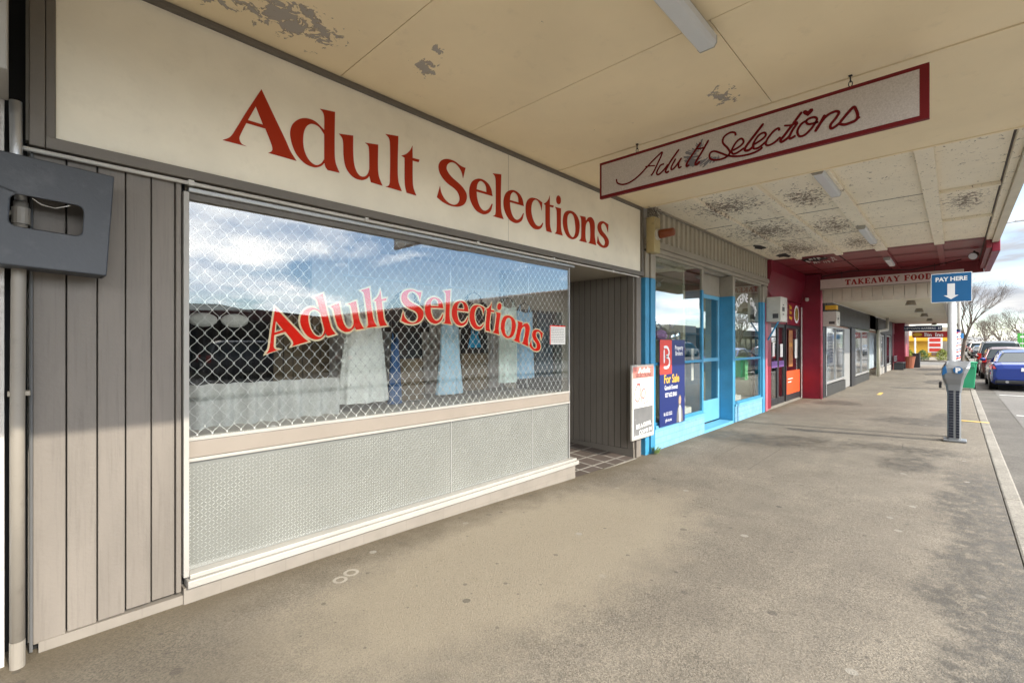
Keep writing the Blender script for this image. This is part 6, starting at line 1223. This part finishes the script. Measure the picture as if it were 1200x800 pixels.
# ------------------------------------------------------------ beyond the side road
yb = thing('yellow_building', 'white shop with a bright yellow canopy beyond the side road', 'building', (72,3,0))
B(60,110,5.0,14,-0.3,4.6).build('wall', M_white, yb); B(74,95,0.3,4.98,1.85,2.5).build('yellow_canopy', M_yellow, yb, bevel=0.02); B(75,75.3,1.5,4.98,-0.1,1.849).build('yellow_wall', M_yellow, yb); B(74.9,74.99,1.6,2.1,0.1,1.0).build('brown_hatch', M_brick, yb); B(96,96.3,0.4,4.98,-0.1,4).build('end_wall', M_white, yb)
for i in range(7): B(62+i*4,65+i*4,4.94,4.99,0.5,2.4).build('window', M_glassw, yb)
B(110.1,150,3.0,14,-0.3,4.8).build('far_wall', M_plaster, yb)
for i in range(9): B(111+i*4,114+i*4,2.94,2.99,0.4,2.6).build('window', M_glassw, yb)
wsn = thing('white_sign', 'white framed sign with red panels standing before the yellow canopy', 'sign', (60.5,2.2,0))
for y in (1.0,2.9): MB().tube([(60.5,y,-0.1),(60.5,y,2.5)],0.07,8).build('post', M_wvin, wsn)
B(60.45,60.55,0.9,3.0,2.2,2.55).build('header', M_wvin, wsn); B(60.44,60.5,0.95,1.95,0.7,2.15).build('panel', M_wvin, wsn)
for k in range(3): B(60.42,60.435,1.05,1.85,0.8+0.47*k,1.12+0.47*k).build('red_panel', M_coral, wsn)
def bush(label, x, y, r, h, seed, mat, group=None):
    rnd = random.Random(seed); mb = MB()
    for i in range(900):
        a = rnd.uniform(0,6.28); q = rnd.random()**0.4; zz = rnd.random(); rr = r*q*math.sin(math.pi*(0.25+0.7*zz))*rnd.uniform(0.7,1.1); p = Vector((x+rr*math.cos(a), y+rr*math.sin(a), 0.02+h*zz)); s1 = 0.07
        d1 = Vector((rnd.gauss(0,1),rnd.gauss(0,1),rnd.gauss(0,1))).normalized()*s1; d2 = Vector((rnd.gauss(0,1),rnd.gauss(0,1),rnd.gauss(0,1))).normalized()*s1
        mb.add([p,p+d1,p+d1+d2,p+d2],[(0,1,2,3)])
    return tag(mb.build('shrub', mat), label, 'shrub', group)
bush('tall green shrub at the left of the white framed sign', 61, 3.9, 0.7, 2.3, 1, M_leaf)
bush('low yellow-green shrub right of the white framed sign', 60, 0.9, 0.6, 1.0, 2, M_hedge); bush('low dark green shrub under the white framed sign', 59.6, 2.3, 0.55, 0.9, 3, M_leaf); bush('yellow-green shrub at the foot of the tall one', 59.8, 3.3, 0.5, 0.9, 4, M_hedge)
# ------------------------------------------------------------ across the road
def block(name, x0, x1, h, mat, label, front=-24.2, gable=0.0, wins=True, h2=None, roofm=None):
    t = thing(name, label, 'building', ((x0+x1)/2, front-5, 0)); h2 = h2 if h2 is not None else h
    MB().add([(x0,front,-0.3),(x1,front,-0.3),(x1,front-12,-0.3),(x0,front-12,-0.3),(x0,front,h),(x1,front,h2),(x1,front-12,h2),(x0,front-12,h)],[(0,1,5,4),(1,2,6,5),(2,3,7,6),(3,0,4,7),(4,5,6,7)]).build('wall', mat, t)
    if gable: xm = (x0+x1)/2; MB().add([(x0-0.3,front+0.3,h),(x1+0.3,front+0.3,h),(xm,front+0.3,h+gable),(x0-0.3,front-12,h),(x1+0.3,front-12,h),(xm,front-12,h+gable)],[(0,1,2),(3,5,4),(0,2,5,3),(1,4,5,2),(0,3,4,1)]).build('roof', roofm or M_roofiron, t)
    if wins:
        x = x0+0.6
        while x+2.6 < x1:
            f = B(x,x+2.5,front+0.02,front+0.07,0.5,2.5).build('window', M_char, t); B(x+0.1,x+2.4,front+0.071,front+0.08,0.6,2.4).build('pane', M_cglass, f); x += 3.4
        B(x0,x1,front+0.09,front+2.4,2.9,3.15).build('canopy', roofm or M_roofiron, t)
    return t
block('opposite_building', -40, -14, 5.5, M_plaster, 'long pale two window block across the road at its near end')
block('opposite_building', -13.5, 3.5, 3.6, M_darkwall, 'low dark weatherboard shop across the road')
block('opposite_building', 4, 16, 3.2, M_darkwall, 'low dark shop with a shallow red-brown gable across the road', gable=0.45, roofm=P('red_iron_roof',(0.12,0.03,0.025),0.5,0.2))
block('opposite_building', 17, 52, 3.7, M_brick, 'brown brick building with a sloping parapet across the road', h2=9.0)
block('opposite_building', 53, 66, 3.4, M_brick, 'brown gable roofed shop across the road', gable=2.2)
block('opposite_building', 67, 77, 4.4, M_plaster, 'pale flat roofed shop across the road past the gable')
block('opposite_building', 78, 120, 4.2, M_darkwall, 'long dark low building across the road at the far end')
block('distant_building', 300, 420, 6.5, M_plaster, 'pale low building at the far end of the street', front=18, wins=False)
block('distant_building', 330, 345, 5.0, M_white, 'small white building far up the street among the trees', front=-26, gable=2.0, wins=False)
def treeline(label, x, y0, y1, h, seed):
    rnd = random.Random(seed); mb = MB(); n = 5200
    for i in range(n):
        y = rnd.uniform(y0,y1); hh = h*(0.55+0.25*math.sin(y*0.11+seed)+0.2*math.sin(y*0.31)); zz = hh*rnd.random()**0.8; p = Vector((x+rnd.gauss(0,6), y, zz)); s1 = rnd.uniform(0.3,0.8)
        d1 = Vector((rnd.gauss(0,1),rnd.gauss(0,1),rnd.gauss(0,1))).normalized()*s1; d2 = Vector((rnd.gauss(0,1),rnd.gauss(0,1),rnd.gauss(0,1))).normalized()*s1
        mb.add([p,p+d1,p+d1+d2,p+d2],[(0,1,2,3)])
    tag(mb.build('far_trees', P('winter_thicket',(0.13,0.11,0.09),0.9,0.4,scale=0.1,bmp=0)), label, 'trees', kind='stuff')
treeline('brown winter thicket closing the far end of the street', 420, -150, 30, 11, 3)
